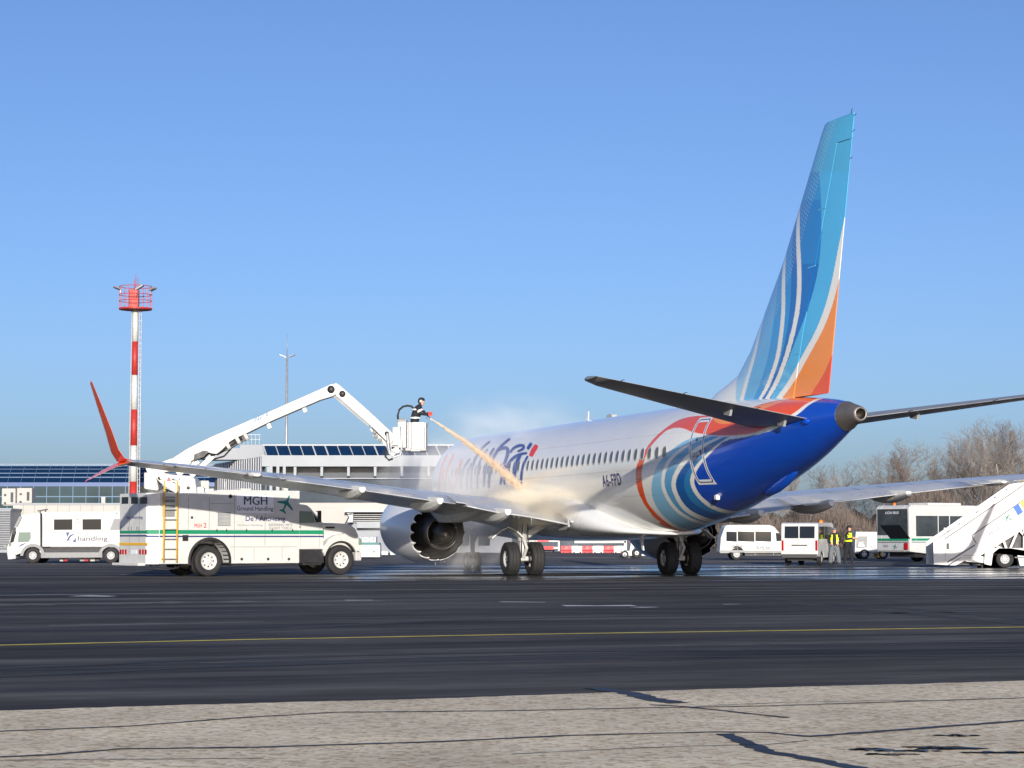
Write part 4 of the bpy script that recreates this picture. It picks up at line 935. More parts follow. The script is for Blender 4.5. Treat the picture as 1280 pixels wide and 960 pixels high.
# ================================================================ bare winter trees
M['bark'] = mat('grey_brown_bark', (.17,.14,.12), .9, 0, .3, 2); M['birch'] = mat('pale_birch_bark', (.50,.47,.43), .9, 0, .35, 1.2)
M['twig'] = mat('brown_twigs', (.17,.135,.115), .9, 0, .25, .6); M['twigp'] = mat('pale_twigs', (.27,.24,.215), .9, 0, .25, .6)
def tree_segs(seed, H, spread, nbr, up=.35):
    r_ = random.Random(seed); trunk, br = [], []
    def grow(p, d, L, rad, lev, tgt):
        n = 3 if lev else 6; q = p
        for i in range(n):
            d2 = (d+Vector((r_.gauss(0,.10), r_.gauss(0,.10), up*.10))).normalized(); e = q+d2*L/n; r0, r1 = rad*(1-.75*i/n), rad*(1-.75*(i+1)/n)
            tgt.append((q, e, r0, r1)); q, d = e, d2
            if lev < 4 and (lev or i > 0):
                k = nbr[lev] if r_.random() < .85 else nbr[lev]-1
                for _ in range(k):
                    a = r_.uniform(0, 2*math.pi); tilt = r_.uniform(.45, .95)*spread
                    t1 = d.orthogonal().normalized(); t2 = d.cross(t1); nd = (d*math.cos(tilt)+(t1*math.cos(a)+t2*math.sin(a))*math.sin(tilt)+Vector((0,0,.12))).normalized()
                    grow(q, nd, L*r_.uniform(.36,.62)*(1-.35*i/n if lev == 0 else 1), max(r1*.62, .012), lev+1, br)
    grow(Vector((0,0,0)), Vector((r_.gauss(0,.04), r_.gauss(0,.04), 1)).normalized(), H*.80, H*.0125, 0, trunk)
    return trunk, br
def segmesh(segs, n):
    b = MB()
    for p, q, r0, r1 in segs:
        d = (q-p).normalized(); a = d.orthogonal().normalized(); c = d.cross(a)
        vs = [p+(a*math.cos(2*math.pi*k/n)+c*math.sin(2*math.pi*k/n))*r0 for k in range(n)]+[q+(a*math.cos(2*math.pi*k/n)+c*math.sin(2*math.pi*k/n))*r1 for k in range(n)]
        b.add(vs, [(k, (k+1) % n, (k+1) % n+n, k+n) for k in range(n)])
    return b
PROTO = []
for seed, H, sp, nb, mt, tw in ((1,12,1.0,(3,2,2,2),'bark','twig'),(2,13,.8,(3,2,2,2),'birch','twigp'),(3,12,1.15,(3,2,2,2),'bark','twigp'),(4,14,.7,(3,2,2,2),'birch','twig'),(5,9,1.2,(3,2,2,2),'bark','twig')):
    tr, br = tree_segs(seed, H, sp, nb)
    PROTO.append((segmesh(tr, 7), segmesh(br, 3), mt, tw, H, seed))
tdesc = {1:'wide brown bare tree',2:'tall pale barked bare birch',3:'spreading pale twigged bare tree',4:'slender white trunked bare birch',5:'low bushy bare tree'}
protoobj = {}
HT_ = [max(v[2] for v in p[1].v) for p in PROTO]
def tree(i, px, Y, topy, lab, rz):
    tm, bm_, mt, tw, H, sd = PROTO[i]; p = gr(640, 700); x = at(px, 680, Y).x; h = at(px, topy, Y).z
    if i not in protoobj:
        e_ = empty('bare_tree', (0,0,0)); tm.build('trunk', M[mt], e_, recalc=False); bm_.build('crown', M[tw], e_, recalc=False); protoobj[i] = e_; o = e_
    else: o = copy_tree(protoobj[i])
    s_ = 1.05*h/HT_[i]; o.location = (x, Y, 0); o.scale = (s_, s_, s_); o.rotation_euler = (0, 0, rz)
    tag(o, lab, 'tree', 'bare trees beyond the apron'); return o
rt = random.Random(11)
row = [(925,600,5),(948,592,0),(968,588,2),(990,586,0),(1008,583,4),(1030,588,2),(1052,580,0),(1070,590,4),(1088,592,2),(1108,566,0),(1125,558,2),(1142,552,0),(1162,561,2),(1180,585,4),(1196,560,1),(1210,540,3),(1224,545,1),(1236,533,3),(1248,528,0),(1262,526,1),(1275,533,3),(1290,530,1),(1312,540,3),(1340,545,0),(905,602,0),(1217,548,0),(1255,540,2),(1190,572,3),(1203,550,1),(1229,538,0),(1242,531,2),(1268,529,0),(1295,533,2),(1130,565,0),(1150,560,4),(1283,546,2)]
ORD = 'first second third fourth fifth sixth seventh eighth ninth tenth eleventh twelfth thirteenth fourteenth fifteenth sixteenth seventeenth eighteenth nineteenth twentieth twenty-first twenty-second twenty-third twenty-fourth twenty-fifth twenty-sixth twenty-seventh twenty-eighth twenty-ninth thirtieth thirty-first thirty-second thirty-third thirty-fourth thirty-fifth thirty-sixth thirty-seventh thirty-eighth'.split()
row.sort()
for n_, (px, ty, pi) in enumerate(row):
    pi = min(pi, 4)
    tree(pi, px, rt.uniform(246, 285), ty, tdesc[pi+1]+', '+ORD[n_]+' from the left in the row beyond the vans', rt.uniform(0, 6.28))
# undergrowth beneath the trees: nobody could count it
rb = random.Random(5); b = MB()
for i in range(15000):
    Y = rb.uniform(240, 268); px = rb.uniform(880, 1345); p = at(px, 690, Y); x = p.x
    hmax = 3.2+2.2*math.sin(px*.05)+1.8*math.sin(px*.021+2)+2.0
    h = rb.uniform(.8, max(1.6, hmax)); base = rb.uniform(0, hmax*.75); lean = Vector((rb.gauss(0,.35), rb.gauss(0,.35), 1)).normalized()
    q = Vector((x, Y, base)); e_ = q+lean*rb.uniform(1.2, 2.6); wd = rb.uniform(.018, .045); a = rb.uniform(0, 6.28); s_ = Vector((math.cos(a), math.sin(a), 0))*wd; s2 = Vector((-math.sin(a), math.cos(a), 0))*wd
    b.add([q-s_, q+s_, q+s2, e_], [(0,1,3),(1,2,3),(2,0,3)])
tag(b.build('undergrowth', M['twig'], None, recalc=False), 'dense tangle of brown winter scrub under the bare trees', 'scrub', kind='stuff')
b = MB()
for k in range(90):
    px = 880+465*k/89; Y = 268+3*math.sin(k*1.7); p = at(px, 690, Y); hh = 3.0+1.2*math.sin(k*.9)+.8*math.sin(k*2.3+1)
    rg = []
    for j, (z_, r_) in enumerate(((0,2.2),(hh*.5,2.4),(hh*.85,1.6),(hh,.3))): rg.append([(p.x+r_*math.cos(t)*(1+.25*math.sin(3*t+k)), Y+r_*math.sin(t)*.6, z_+.3*math.sin(2*t+k)) for t in np.linspace(0, 6.28, 10)[:-1]])
    b.loft(rg, smooth=False)
tag(b.build('scrub_bank', mat('scrub_bank_brown', (.07,.058,.05), .95, 0, .5, 1.2, bump=1, bscale=3), None), 'dark brown scrub bank behind the undergrowth', 'scrub', kind='stuff')
# ================================================================ reading a vehicle's own features: the spot on one of its planes seen at a pixel
def hit(root, px, py, axis, val):
    u = (px-640)/FPX; v = -(py-480)/FPX
    d = Vector((u, math.cos(PITCH)-v*math.sin(PITCH), math.sin(PITCH)+v*math.cos(PITCH))); o = Vector((0, 0, CAM_H))
    inv = rootmat(root).inverted(); o2 = inv @ o; d2 = inv.to_3x3() @ d
    return o2+d2*((val-o2[axis])/d2[axis])
def xz(root, pts, y): return [((h := hit(root, *p, 1, y)).x, h.z) for p in pts]
def arc(cx, cz, r, a0, a1, n=14): return [(cx+r*math.cos(R(a0+(a1-a0)*i/(n-1))), cz+r*math.sin(R(a0+(a1-a0)*i/(n-1)))) for i in range(n)]

# ================================================================ de-icing truck
T = empty('deicing_truck', (-11.74, 70.98, 0), R(34), 'white de-icing truck with a raised boom, green stripe and yellow ladder beside the wing', 'truck')
MW, RB = M['white'], 2.45
wx, fx = 1.86, 6.98
rear_top = 2.80; ft = 2.93
sidepoly = [(0,.43)]+[(1.12,.43)]+arc(wx,.52,.72,187,-7,18)+[(2.6,.43),(5.28,.43),(5.28,ft),(2.25,ft),(1.7,rear_top+.03),(0,rear_top)]
b = MB(); b.prism(sidepoly, 0, .6); b.prism(sidepoly, 1.85, RB)
b.prism([(0,1.1),(5.28,1.1),(5.28,ft),(2.25,ft),(1.7,rear_top+.03),(0,rear_top)], .6, 1.85)
b.prism([(-.35,.28),(-.001,0.0),(-.001,RB),(-.35,RB)], .42, rear_top, 'xy')
b.build('body', MW, T, bevel=.02)
b = MB(); b.box(.2,7.4,.75,.85,.5,.75); b.box(.2,7.4,1.6,1.7,.5,.75); b.box(1.6,2.1,.5,1.95,.4,.65); b.box(6.8,7.15,.4,2.05,.42,.62)
b.box(2.7,5.2,.1,2.3,.36,.44)
b.build('chassis', M['dark'], T)
# wheel arch lips
for y in (-.03,):
    b = MB(); a_ = arc(wx,.52,.72,190,-10,22); c_ = arc(wx,.52,.80,190,-10,22)
    b.loft([[(p[0],y,p[1]) for p in a_],[(p[0],y,p[1]) for p in c_],[(p[0],.05,p[1]) for p in c_]], caps=False, closed=False); b.loft([[(p[0],y,p[1]) for p in a_],[(p[0],.4,p[1]) for p in a_]], caps=False, closed=False)
    b.build('arch_lip', M['black'], T)
# panel seams, hatches, stripes on the near side
def nb(x0, x1, z0, z1, name, m, pro=.004, y=0):
    b = MB(); b.box(x0, x1, y-pro, y-.0008, z0, z1); return b.build(name, m, T)
for p in ((235.5,618,700),(261.7,618,700),(293.3,614,700),(331.6,614,680)):
    h0, h1 = hit(T, p[0], p[1], 1, 0), hit(T, p[0], p[2], 1, 0); z0 = h1.z
    if 1.0 < h0.x < 2.7: z0 = max(z0, 1.30)
    nb(h0.x-.008, h0.x+.008, z0, h0.z-.05, 'panel_seam', M['grey'], .003)
nb(2.62, 5.2, .985, 1.0, 'panel_seam', M['grey'], .003); h = hit(T, 308, 690, 1, 0)
for px_ in (317.5, 352.5): h = hit(T, px_, 690, 1, 0); nb(h.x-.006, h.x+.006, .5, .98, 'panel_seam', M['grey'], .003)
h0, h1 = hit(T, 262, 628, 1, 0), hit(T, 293, 628, 1, 0); nb(h0.x+.02, h1.x-.02, h0.z-.007, h0.z+.007, 'panel_seam', M['grey'], .003)
nb(0.02, 5.26, 1.43, 1.565, 'green_stripe', M['green'], .005); nb(.02, 5.26, 1.325, 1.375, 'navy_stripe', M['navy'], .005)
h0, h1 = hit(T, 272, 656, 1, 0), hit(T, 288, 639, 1, 0); b = MB(); b.box(h0.x, h1.x, -.012, -.001, h0.z, h1.z, 0)
zz_ = h0.z+.04
while zz_ < h1.z-.03: b.box(h0.x+.02, h1.x-.02, -.022, -.0125, zz_, zz_+.018, 1); zz_ += .045
b.build('louvre_panel', [M['grey'], M['lgrey']], T)
h0, h1 = hit(T, 295.5, 640, 1, 0), hit(T, 342, 616.5, 1, 0); M['sheet'] = mat('pale_sign_sheet', (.72,.73,.78), .4, 0, .04, 3)
nb(h0.x, h1.x, h0.z, h1.z-.03, 'sign_sheet', M['sheet'], .004)
def ttext(txt, px0, px1, py, hh, m, y=-.008, bold=.01, name='lettering', root=T):
    p0, p1 = hit(root, px0, py, 1, y), hit(root, px1, py, 1, y)
    return place_text(txt, m, name, root, planefn(p0, (1,0,0), (0,0,1)), width=(p1-p0).length, height=hh, bold=bold)
sc_ = .0275
ttext('MGH', 305, 334, 629.6, 10.5*sc_, M['textdark'], bold=.02); ttext('Ground Handling', 296, 341.5, 638.5, 7.2*sc_, M['textdark'], bold=.012)
ttext('De / Anti-icing', 307, 356.5, 652, 8.6*sc_, M['textblue'], bold=.03)
ttext('SAFEWING MP II', 335.5, 365, 656.4, 3.3*sc_, M['textgrey'], bold=.02); ttext('FLIGHT TYPE II', 336.5, 364, 660.5, 3*sc_, M['textgrey'])
ttext('Ground Handling', 297, 328, 656.5, 2.6*sc_, M['textgrey']); ttext('MGH', 243, 252, 658, 4.6*sc_, M['redtext'], bold=.02); ttext('2', 254.5, 258, 658.4, 6.2*sc_, M['redtext'], bold=.02)
b = MB(); p0 = hit(T, 357.5, 628.5, 1, -.008); jet_emblem(b, planefn(p0, (1,0,0), (0,0,1)), .66, 0, R(-25)); b.build('jet_emblem', M['teal'], T)
for px_, py_, r_ in ((239.8,645.5,.045),(288,619,.07),(302,697.5,.05),(335,697.5,.05),(361,697.5,.05),(231.5,670,.0)):
    p0 = hit(T, px_, py_, 1, -.004); b = MB()
    if r_: b.lathe([(0,r_),(-.02,r_*.9),(-.02,.001)], p0, (0,1,0), 14)
    else: b.box(p0.x-.1, p0.x+.1, -.03, -.001, p0.z-.13, p0.z+.07)
    b.build('latch', M['dark'], T)
for px_ in (271, 283, 308, 340, 365.5): p0 = hit(T, px_, 661, 1, 0); nb(p0.x-.015, p0.x+.015, p0.z-.06, p0.z+.03, 'latch', M['dark'], .02)
# ladder on the side near the rear corner
b = MB(); l0, l1 = hit(T, 204.5, 690, 1, -.16).x, hit(T, 221, 690, 1, -.16).x
for x in (l0, l1): b.tube([(x,-.16,.50),(x,-.16,3.2),(x+.0,.25,3.25)], .028, 8); b.bar((x,-.16,.6),(x,0,.6),.03); b.bar((x,-.16,2.6),(x,0,2.6),.03)
b.build('ladder', M['yellow'], T)
for zr in (.62,.95,1.28,1.6,1.93,2.26,2.6,2.95):
    b = MB(); b.box(l0+.03, l1-.03, -.20, -.10, zr-.016, zr+.016); b.build('rung', M['lgrey'], T)
b = MB(); b.box(l0+.02, l1-.02, -.012, -.001, 2.0, 2.4); b.box(l0+.02, l1-.02, -.012, -.001, 2.48, 2.68); b.build('anti_slip_plate', M['grey'], T)
# rear face
XR = -.35
def rb_(px0, px1, py0, py1, name, m, pro=.006):
    a, c = hit(T, px0, py1, 0, XR), hit(T, px1, py0, 0, XR); b = MB(); b.box(XR-pro, XR-.001, min(a.y, c.y), max(a.y, c.y), a.z, c.z); return b.build(name, m, T)
for a, c in ((152,160.5),(163.8,172.2),(175.2,183.8)): rb_(a, c, 619.8, 628.6, 'rear_window', M['glass'])
rb_(149.5, 183.6, 661.8, 665.6, 'green_stripe', M['green'], .005); rb_(149.5, 183.6, 667.4, 669.4, 'navy_stripe', M['navy'], .005); rb_(149.5, 184, 677.2, 680, 'orange_strip', M['yellow'], .02)
for a in (150,153,156.5,): rb_(a, a+2, 685.5, 691.5, 'tail_light', M['lampred'], .02)
for a in (174.5,178,181.3): rb_(a, a+2, 685.5, 691.5, 'tail_light', M['lampred'], .02)
rb_(164, 171, 686, 691, 'number_plate', M['sheet'], .01)
for px_ in (161.5, 173.8): rb_(px_, px_+.5, 618, 692, 'panel_seam', M['grey'], .003)
a, c = hit(T, 158, 648.5, 0, XR-.008), hit(T, 178, 648.5, 0, XR-.008)
place_text('De / Anti-icing', M['textblue'], 'lettering', T, planefn(a, (0,-1,0), (0,0,1)), width=abs(c.y-a.y), height=.13, bold=.02)
for px_ in (152,161,165,172,174.6): p = hit(T, px_, 659, 0, XR); b = MB(); b.box(XR-.03, XR-.001, p.y-.03, p.y+.03, p.z-.06, p.z+.06); b.build('latch', M['grey'], T)
b = MB(); b.box(-.62,-.35,.3,2.4,.38,.46); b.build('rear_step', MW, T)
b = MB(); b.tube([(-.1,.5,.42),(-.05,.3,.28),(.3,.1,.25),(.75,.1,.3),(.9,.3,.4)], .03, 6); b.tube([(.0,.4,.42),(.15,.12,.33),(.6,.12,.28),(.8,.3,.42)], .022, 6); b.build('hanging_hose', M['black'], T)
for z0_, z1_, m_ in ((1.43,1.565,'green'),(1.325,1.375,'navy')):
    b = MB(); b.prism([(-.35,.275),(0,-.005),(-.003,.0),(-.346,.28)], z0_, z1_, 'xy'); b.build(m_+'_stripe', M[m_], T)
# cab, hood, fenders
CYN, CYF = .14, 2.31
cabp = xz(T, [(374,628.6),(384,630),(388.5,633.5),(404,652.5),(405,685.5),(374,685.5)], CYN)
b = MB(); b.prism(cabp, CYN, CYF); b.build('cab', MW, T, bevel=.04)
hp = xz(T, [(404.2,652.3),(420,652.6),(433,653.4),(440,655.2),(445,659.5),(448.5,667),(449.5,676),(449,690),(404.2,690)], .32)
b = MB(); b.prism(hp, .34, 2.11); b.build('hood', MW, T, bevel=.06)
fp = xz(T, [(404,688),(406.5,680),(411,672.8),(419,667.8),(432,665.4),(444,667.2),(451,673.5),(453.2,684),(451,689),(446.8,687)], .05)+arc(fx,.53,.66,18,168,16)
fp = fp+[(fp[0][0], fp[0][1])]
fend = fp[:-1]
b = MB(); b.prism(fend, .05, .42); b.prism([(p[0], p[1]) for p in fend], 2.03, 2.40); b.build('fender', MW, T, bevel=.03)
b = MB(); a_ = arc(fx,.53,.64,10,172,16); b.loft([[(p[0],.10,p[1]) for p in a_],[(p[0],2.35,p[1]) for p in a_]], caps=False, closed=False); b.build('wheel_well', M['black'], T)
g = xz(T, [(373.2,637.2),(389.6,638.2),(394,652),(373.3,652.6)], CYN)
b = MB(); b.prism(g, CYN-.008, CYN-.001); b.build('door_window', M['glassl'], T)
g = xz(T, [(391,640.5),(399.5,651.5),(395,651.8)], CYN); b = MB(); b.prism(g, CYN-.008, CYN-.001); b.build('quarter_window', M['glass'], T)
w0, w1 = Vector((cabp[2][0], 0, cabp[2][1])), Vector((cabp[3][0], 0, cabp[3][1])); n_ = Vector((w1.z-w0.z, 0, -(w1.x-w0.x)))*-1; n_.normalize()
b = MB(); q0, q1 = w0.lerp(w1, .06)+n_*.012, w0.lerp(w1, .93)+n_*.012
b.add([(q0.x,.26,q0.z),(q0.x,2.19,q0.z),(q1.x,2.19,q1.z),(q1.x,.26,q1.z)], [(0,1,2,3)]); b.build('windshield', M['glass'], T)
def cabstripe(z0, z1, nm, m):
    x1_ = hit(T, 407.5, 665, 1, .04).x; b = MB(); b.box(cabp[0][0], cabp[4][0]-.01, CYN-.006, CYN-.001, z0, z1); return b.build(nm, m, T)
cabstripe(1.43, 1.565, 'green_stripe', M['green']); cabstripe(1.325, 1.375, 'navy_stripe', M['navy'])
b = MB(); x = hit(T, 374.5, 660, 1, CYN).x+.03; b.box(x, x+.012, CYN-.004, CYN-.001, .98, 2.2); x2 = cabp[4][0]-.18; b.box(x2, x2+.012, CYN-.004, CYN-.001, .98, 1.75); b.build('door_seam', M['grey'], T)
p = hit(T, 395.5, 662, 1, CYN); b = MB(); b.box(p.x-.85, p.x-.65, CYN-.04, CYN-.001, 1.66, 1.70); b.build('door_handle', M['dark'], T)
for yy, sg in ((CYN, -1), (CYF, 1)):
    p = hit(T, 398.5, 645, 1, CYN-.2); b = MB(); b.box(p.x-.03, p.x+.05, yy+sg*.14, yy+sg*.30, p.z-.17, p.z+.22); b.bar((p.x, yy, p.z+.2),(p.x, yy+sg*.2, p.z+.2),.025); b.bar((p.x, yy, p.z-.15),(p.x, yy+sg*.2, p.z-.15),.025)
    b.build('mirror', M['dark'], T, bevel=.01)
p = hit(T, 410, 658, 1, .34); b = MB(); b.box(p.x-.1, p.x+.25, .31, .339, p.z-.03, p.z+.03); b.build('side_vent', M['dark'], T)
p = hit(T, 449.5, 675, 1, .2); b = MB(); b.box(p.x-.14, p.x-.005, .03, .30, p.z-.14, p.z+.1); b.build('headlight', M['glassl'], T, bevel=.03); b = MB(); b.box(p.x-.14, p.x-.005, 2.12, 2.42, p.z-.14, p.z+.1); b.build('headlight', M['glassl'], T, bevel=.03)
b = MB(); xg_ = hp[5][0]; b.box(xg_+.02, xg_+.06, .6, 1.85, .8, 1.4); b.build('grille', M['dark'], T)
b = MB(); p = hit(T, 452, 692, 1, .05); b.prism([(p.x-.25,.03),(p.x-.02,.03),(p.x+.08,.3),(p.x+.08,2.15),(p.x-.02,2.42),(p.x-.25,2.42)], .50, .80, 'xy'); b.build('bumper', M['lgrey'], T, bevel=.03)
b = MB(); b.tube([hit(T,430,657,1,.5), hit(T,436,645,1,.3), hit(T,433,642,1,.2), hit(T,440,641,1,.2)], .025, 6); b.build('fender_mirror', M['lgrey'], T)
b = MB(); b.box(5.34,6.35,.16,.7,.42,.98); b.box(5.34,6.35,1.75,2.3,.42,.98); b.build('battery_box', M['dark'], T, bevel=.03)
b = MB(); b.box(5.45,6.2,.08,.3,.36,.42); b.bar((5.5,.15,.4),(5.5,.15,.8),.04); b.bar((6.15,.15,.4),(6.15,.15,.8),.04); b.build('cab_step', M['dark'], T)
for x, r_ in ((wx,.52),): 
    wheel(T, x, .17, r_, .28, .30, 'white', side=-1); wheel(T, x, .52, r_, .28, .30, 'white', side=-1); wheel(T, x, 1.95, r_, .28, .30, 'white', side=1); wheel(T, x, 2.28, r_, .28, .30, 'white', side=1)
wheel(T, fx, .2, .53, .29, .30, 'white', side=-1); wheel(T, fx, 2.2, .53, .29, .30, 'white', side=1)
# roof gear: stack, beacon
q = hit(T, 347, 613, 1, .6); b = MB(); b.tube([(q.x,.6,ft),(q.x,.6,ft+.42)], .07, 10); b.lathe([(0,.07),(.08,.13),(.1,.13)], (q.x,.6,ft+.4), (0,0,1), 10); b.build('exhaust_stack', M['white2'], T)
q = hit(T, 355.5, 613, 1, .7); b = MB(); b.box(q.x-.06,q.x+.1,.62,.78,ft,ft+.2); b.build('beacon_bracket', M['white2'], T); b = MB(); b.lathe([(0,.10),(.05,.115),(.17,.10),(.22,.05),(.225,.001)], (q.x+.02,.7,ft+.2), (0,0,1), 14); b.build('beacon_light', M['amber'], T)
b = MB(); b.box(3.2,3.6,.4,.9,ft,ft+.06); b.build('roof_hatch', M['white2'], T); b = MB(); b.tube([(2.45,.1,ft),(2.45,.1,ft+.28)], .025, 6); b.build('roof_aerial', M['white2'], T); b = MB(); b.box(2.3,2.6,1.6,2.0,ft,ft+.35); b.build('roof_tank', M['white2'], T, bevel=.03)
# ---- boom, built in its own upright plane
IT = rootmat(T).inverted()
def BPt(px, py, dy=0): Yb = 72.35+(px-200)/300*1.15; p = at(px, py, Yb); p.y += dy; return p
def bprism(mb, pts, hw, m=0, dy=0):
    A = [BPt(*p, dy-hw) for p in pts]; Bq = [BPt(*p, dy+hw) for p in pts]; n = len(pts)
    mb.add(A+Bq, [tuple(range(n)), tuple(range(2*n-1, n-1, -1))]+[(i, i+n, (i+1) % n+n, (i+1) % n) for i in range(n)], m); return mb
W2 = M['white2']
b = MB(); bprism(b, [(182.5,589.5),(197,590.5),(201,611.5),(198,612.5),(182.5,610)], .42); b.build('counterweight', W2, T, IT, bevel=.04)
b = MB(); bprism(b, [(196,588),(204,589),(214,592),(241,594),(246.5,598),(248.5,615.5),(224,616),(208,608),(197,596)], .5); b.build('turret', W2, T, IT, bevel=.03)
b = MB(); bprism(b, [(186,611),(198,613),(206,610),(220,616.5),(190,616.5)], .35); b.build('turret_base', M['dark'], T, IT)
b = MB(); bprism(b, [(183.5,584),(190,581.5),(216,572),(241,576),(236,584),(212,588.5),(196,592),(186,590)], .3); b.build('riser_arm', W2, T, IT, bevel=.02)
for p, q in (((222,592),(248,575)),((239,594),(266,569))):
    b = MB(); b.bar(BPt(*p), BPt(*q), .16, .12, up=(0,1,0)); b.build('link_arm', W2, T, IT)
b = MB(); bprism(b, [(210,576),(236,559.5),(252,551.5),(267.5,544),(300,530),(400,486),(414,479.5),(420,478.5),(424.5,483),(422,491),(416.5,494.5),(400,499.5),(340,525.5),(306.6,542),(296,546.5),(288,551.5),(279,561),(272,566.5),(266,566),(262,564.5),(252,569),(236,577.5)], .24); b.build('lower_boom', W2, T, IT, bevel=.025)
b = MB(); bprism(b, [(414,483),(420,477.5),(425,480.5),(460,511.5),(490.6,540),(493,545),(489,554.5),(484,551),(462.5,530),(440,510.5),(418.5,492)], .17, dy=-.02); b.build('upper_boom', W2, T, IT, bevel=.02)
b = MB(); bprism(b, [(417.5,491.5),(440,511),(462.5,530.5),(461,532.5),(439,514),(416.5,494.5)], .10); b.build('hydraulic_line', M['grey'], T, IT)
for p, r_ in (((414.5,486),.13),((428.5,491.5),.11),((484,541),.08)):
    b = MB(); b.lathe([(-.03,.001),(-.03,r_),(.03,r_),(.03,.001)], BPt(*p, -.26 if p[0] < 420 else -.21), (0,1,0), 18); b.build('pivot_pin', M['dark'], T, IT)
b = MB(); b.tube([BPt(262,566), BPt(285,556), BPt(302,546)], .13, 10, 0); b.bar(BPt(280,559), BPt(310,543), .22, .18, m=1, up=(0,1,0))
for p in ((286,556.5),(298.5,550),(308.5,545)): b.lathe([(-.06,.001),(-.06,.14),(.06,.14),(.06,.001)], BPt(*p, -.2), BPt(310,543)-BPt(280,559), 10, 2)
b.build('boom_cylinder', [M['dark'], M['dark'], W2], T, IT)
b = MB(); b.tube([BPt(250,572), BPt(262,574), BPt(280,569), BPt(290,558), BPt(305,548)], .035, 6); b.tube([BPt(255,571), BPt(262,565), BPt(272,567), BPt(284,560)], .03, 6); b.build('boom_hose', M['black'], T, IT)
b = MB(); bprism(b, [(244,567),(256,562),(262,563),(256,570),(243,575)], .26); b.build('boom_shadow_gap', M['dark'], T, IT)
a = BPt(376,502.5,-.3); 
for p in ((380,501.8+7.5),(335.5,529.5)): b = MB(); b.bar(BPt(p[0]-2.5,p[1]+1), BPt(p[0]+2.5,p[1]-1), .3, .12, up=(0,1,0)); b.build('boom_pad', W2, T, IT, bevel=.02)
# writing on the boom and turret
o_ = IT @ BPt(319.5, 529.2, -.25); e_ = IT @ BPt(338, 520.8, -.25); ux = (e_-o_).normalized(); pl_n = (IT.to_3x3() @ Vector((0,1,0))); uy = (Vector((0,0,1))-ux*ux.z).normalized()
place_text('Supra', M['cyan'], 'lettering', T, planefn(o_, ux, uy), width=(e_-o_).length, height=.32, bold=.012, shear=.3)
o_ = IT @ BPt(219, 599.8, -.51); e_ = IT @ BPt(231, 599.8, -.51); ux = (e_-o_).normalized()
place_text('BO42', M['cyan'], 'lettering', T, planefn(o_, ux, (0,0,1)), width=(e_-o_).length, height=.10, bold=.03)
b = MB(); A_ = [BPt(211,600.5,-.51), BPt(217,600.5,-.51), BPt(214,594.5,-.51)]; b.add(A_, [(0,1,2)]); b.build('turret_emblem', M['redtext'], T, IT)
for p, r_ in (((201.5,596.5),.045),((238,609),.06)): b = MB(); b.lathe([(0,.001),(-.02,r_*.9),(.02,r_)], BPt(*p, -.52), (0,1,0), 14); b.build('turret_bolt', M['dark'], T, IT)
b = MB(); bprism(b, [(247,608),(252,607),(256,609),(256,615.5),(248,615.5)], .2); bprism(b, [(257,610),(268,609.5),(268,614),(257,615)], .2); b.build('turret_motor', W2, T, IT, bevel=.02)
# ---- bucket
b = MB(); bprism(b, [(508.5,527),(531,527.5),(533,560),(531,563.5),(508.5,563)], .48, 0, .12)
b.v = b.v[:]; 
bb = MB(); YB = 73.55
def bp(px, py, y): return at(px, py, y)
def bbx(mb, px0, px1, py0, py1, y0, y1, m=0):
    p, q = at(px0, py1, YB), at(px1, py0, YB); mb.box(p.x, q.x, y0, y1, p.z, q.z, m)
bbx(bb, 509, 532.5, 561, 563.5, YB-.5, YB+.5, 1); bbx(bb, 515.5, 530.8, 527.3, 560.8, YB-.5, YB-.46, 0); bbx(bb, 515.5, 530.8, 527.3, 560.8, YB+.46, YB+.5, 0)
bbx(bb, 531, 533.2, 527.3, 560.8, YB-.5, YB+.5, 1); bbx(bb, 509.5, 511.5, 527.3, 560.8, YB-.46, YB+.46, 1); bbx(bb, 511.5, 515.3, 527.3, 560.8, YB-.47, YB-.43, 1); bbx(bb, 511.5, 515.3, 527.3, 560.8, YB+.43, YB+.47, 1)
bk = bb.build('bucket', [W2, M['lgrey']], T, IT, bevel=.015)
for a_ in (510.5, 529.5): b = MB(); bbx(b, a_-2.8, a_+4, 559.5, 563, YB-.62, YB-.505); b.build('bucket_buffer', M['concretew'], T, IT, bevel=.02)
b = MB(); bbx(b, 497.5, 508.5, 526, 559, YB-.35, YB+.3); bbx(b, 491, 500, 533, 556, YB-.3, YB+.2); b.build('bucket_console', W2, T, IT, bevel=.03)
b = MB(); bbx(b, 497, 509, 523.2, 526, YB-.25, YB+.2); bbx(b, 501, 504, 520.5, 523, YB-.1, YB+.1); b.build('control_panel', M['grey'], T, IT, bevel=.02)
b = MB(); b.tube([at(533.5,533,YB-.3), at(534.5,529,YB-.3), at(535.8,526.5,YB-.3)], .022, 6); b.tube([at(533.5,536,YB-.4), at(534.2,545,YB-.4), at(533.6,556,YB-.4)], .02, 6); b.build('bucket_rail', M['grey'], T, IT)
b = MB(); b.tube([at(498,526,YB-.1), at(497,518,YB-.1), at(499,511,YB-.1), at(503.5,507,YB-.1), at(509,505.7,YB-.1), at(514,506.5,YB-.1), at(518,510,YB-.15)], .035, 8); b.tube([at(481,560,YB-.4), at(482,570,YB-.4), at(486,574,YB-.4), at(491,572,YB-.4)], .035, 8); b.build('black_hose', M['black'], T, IT)
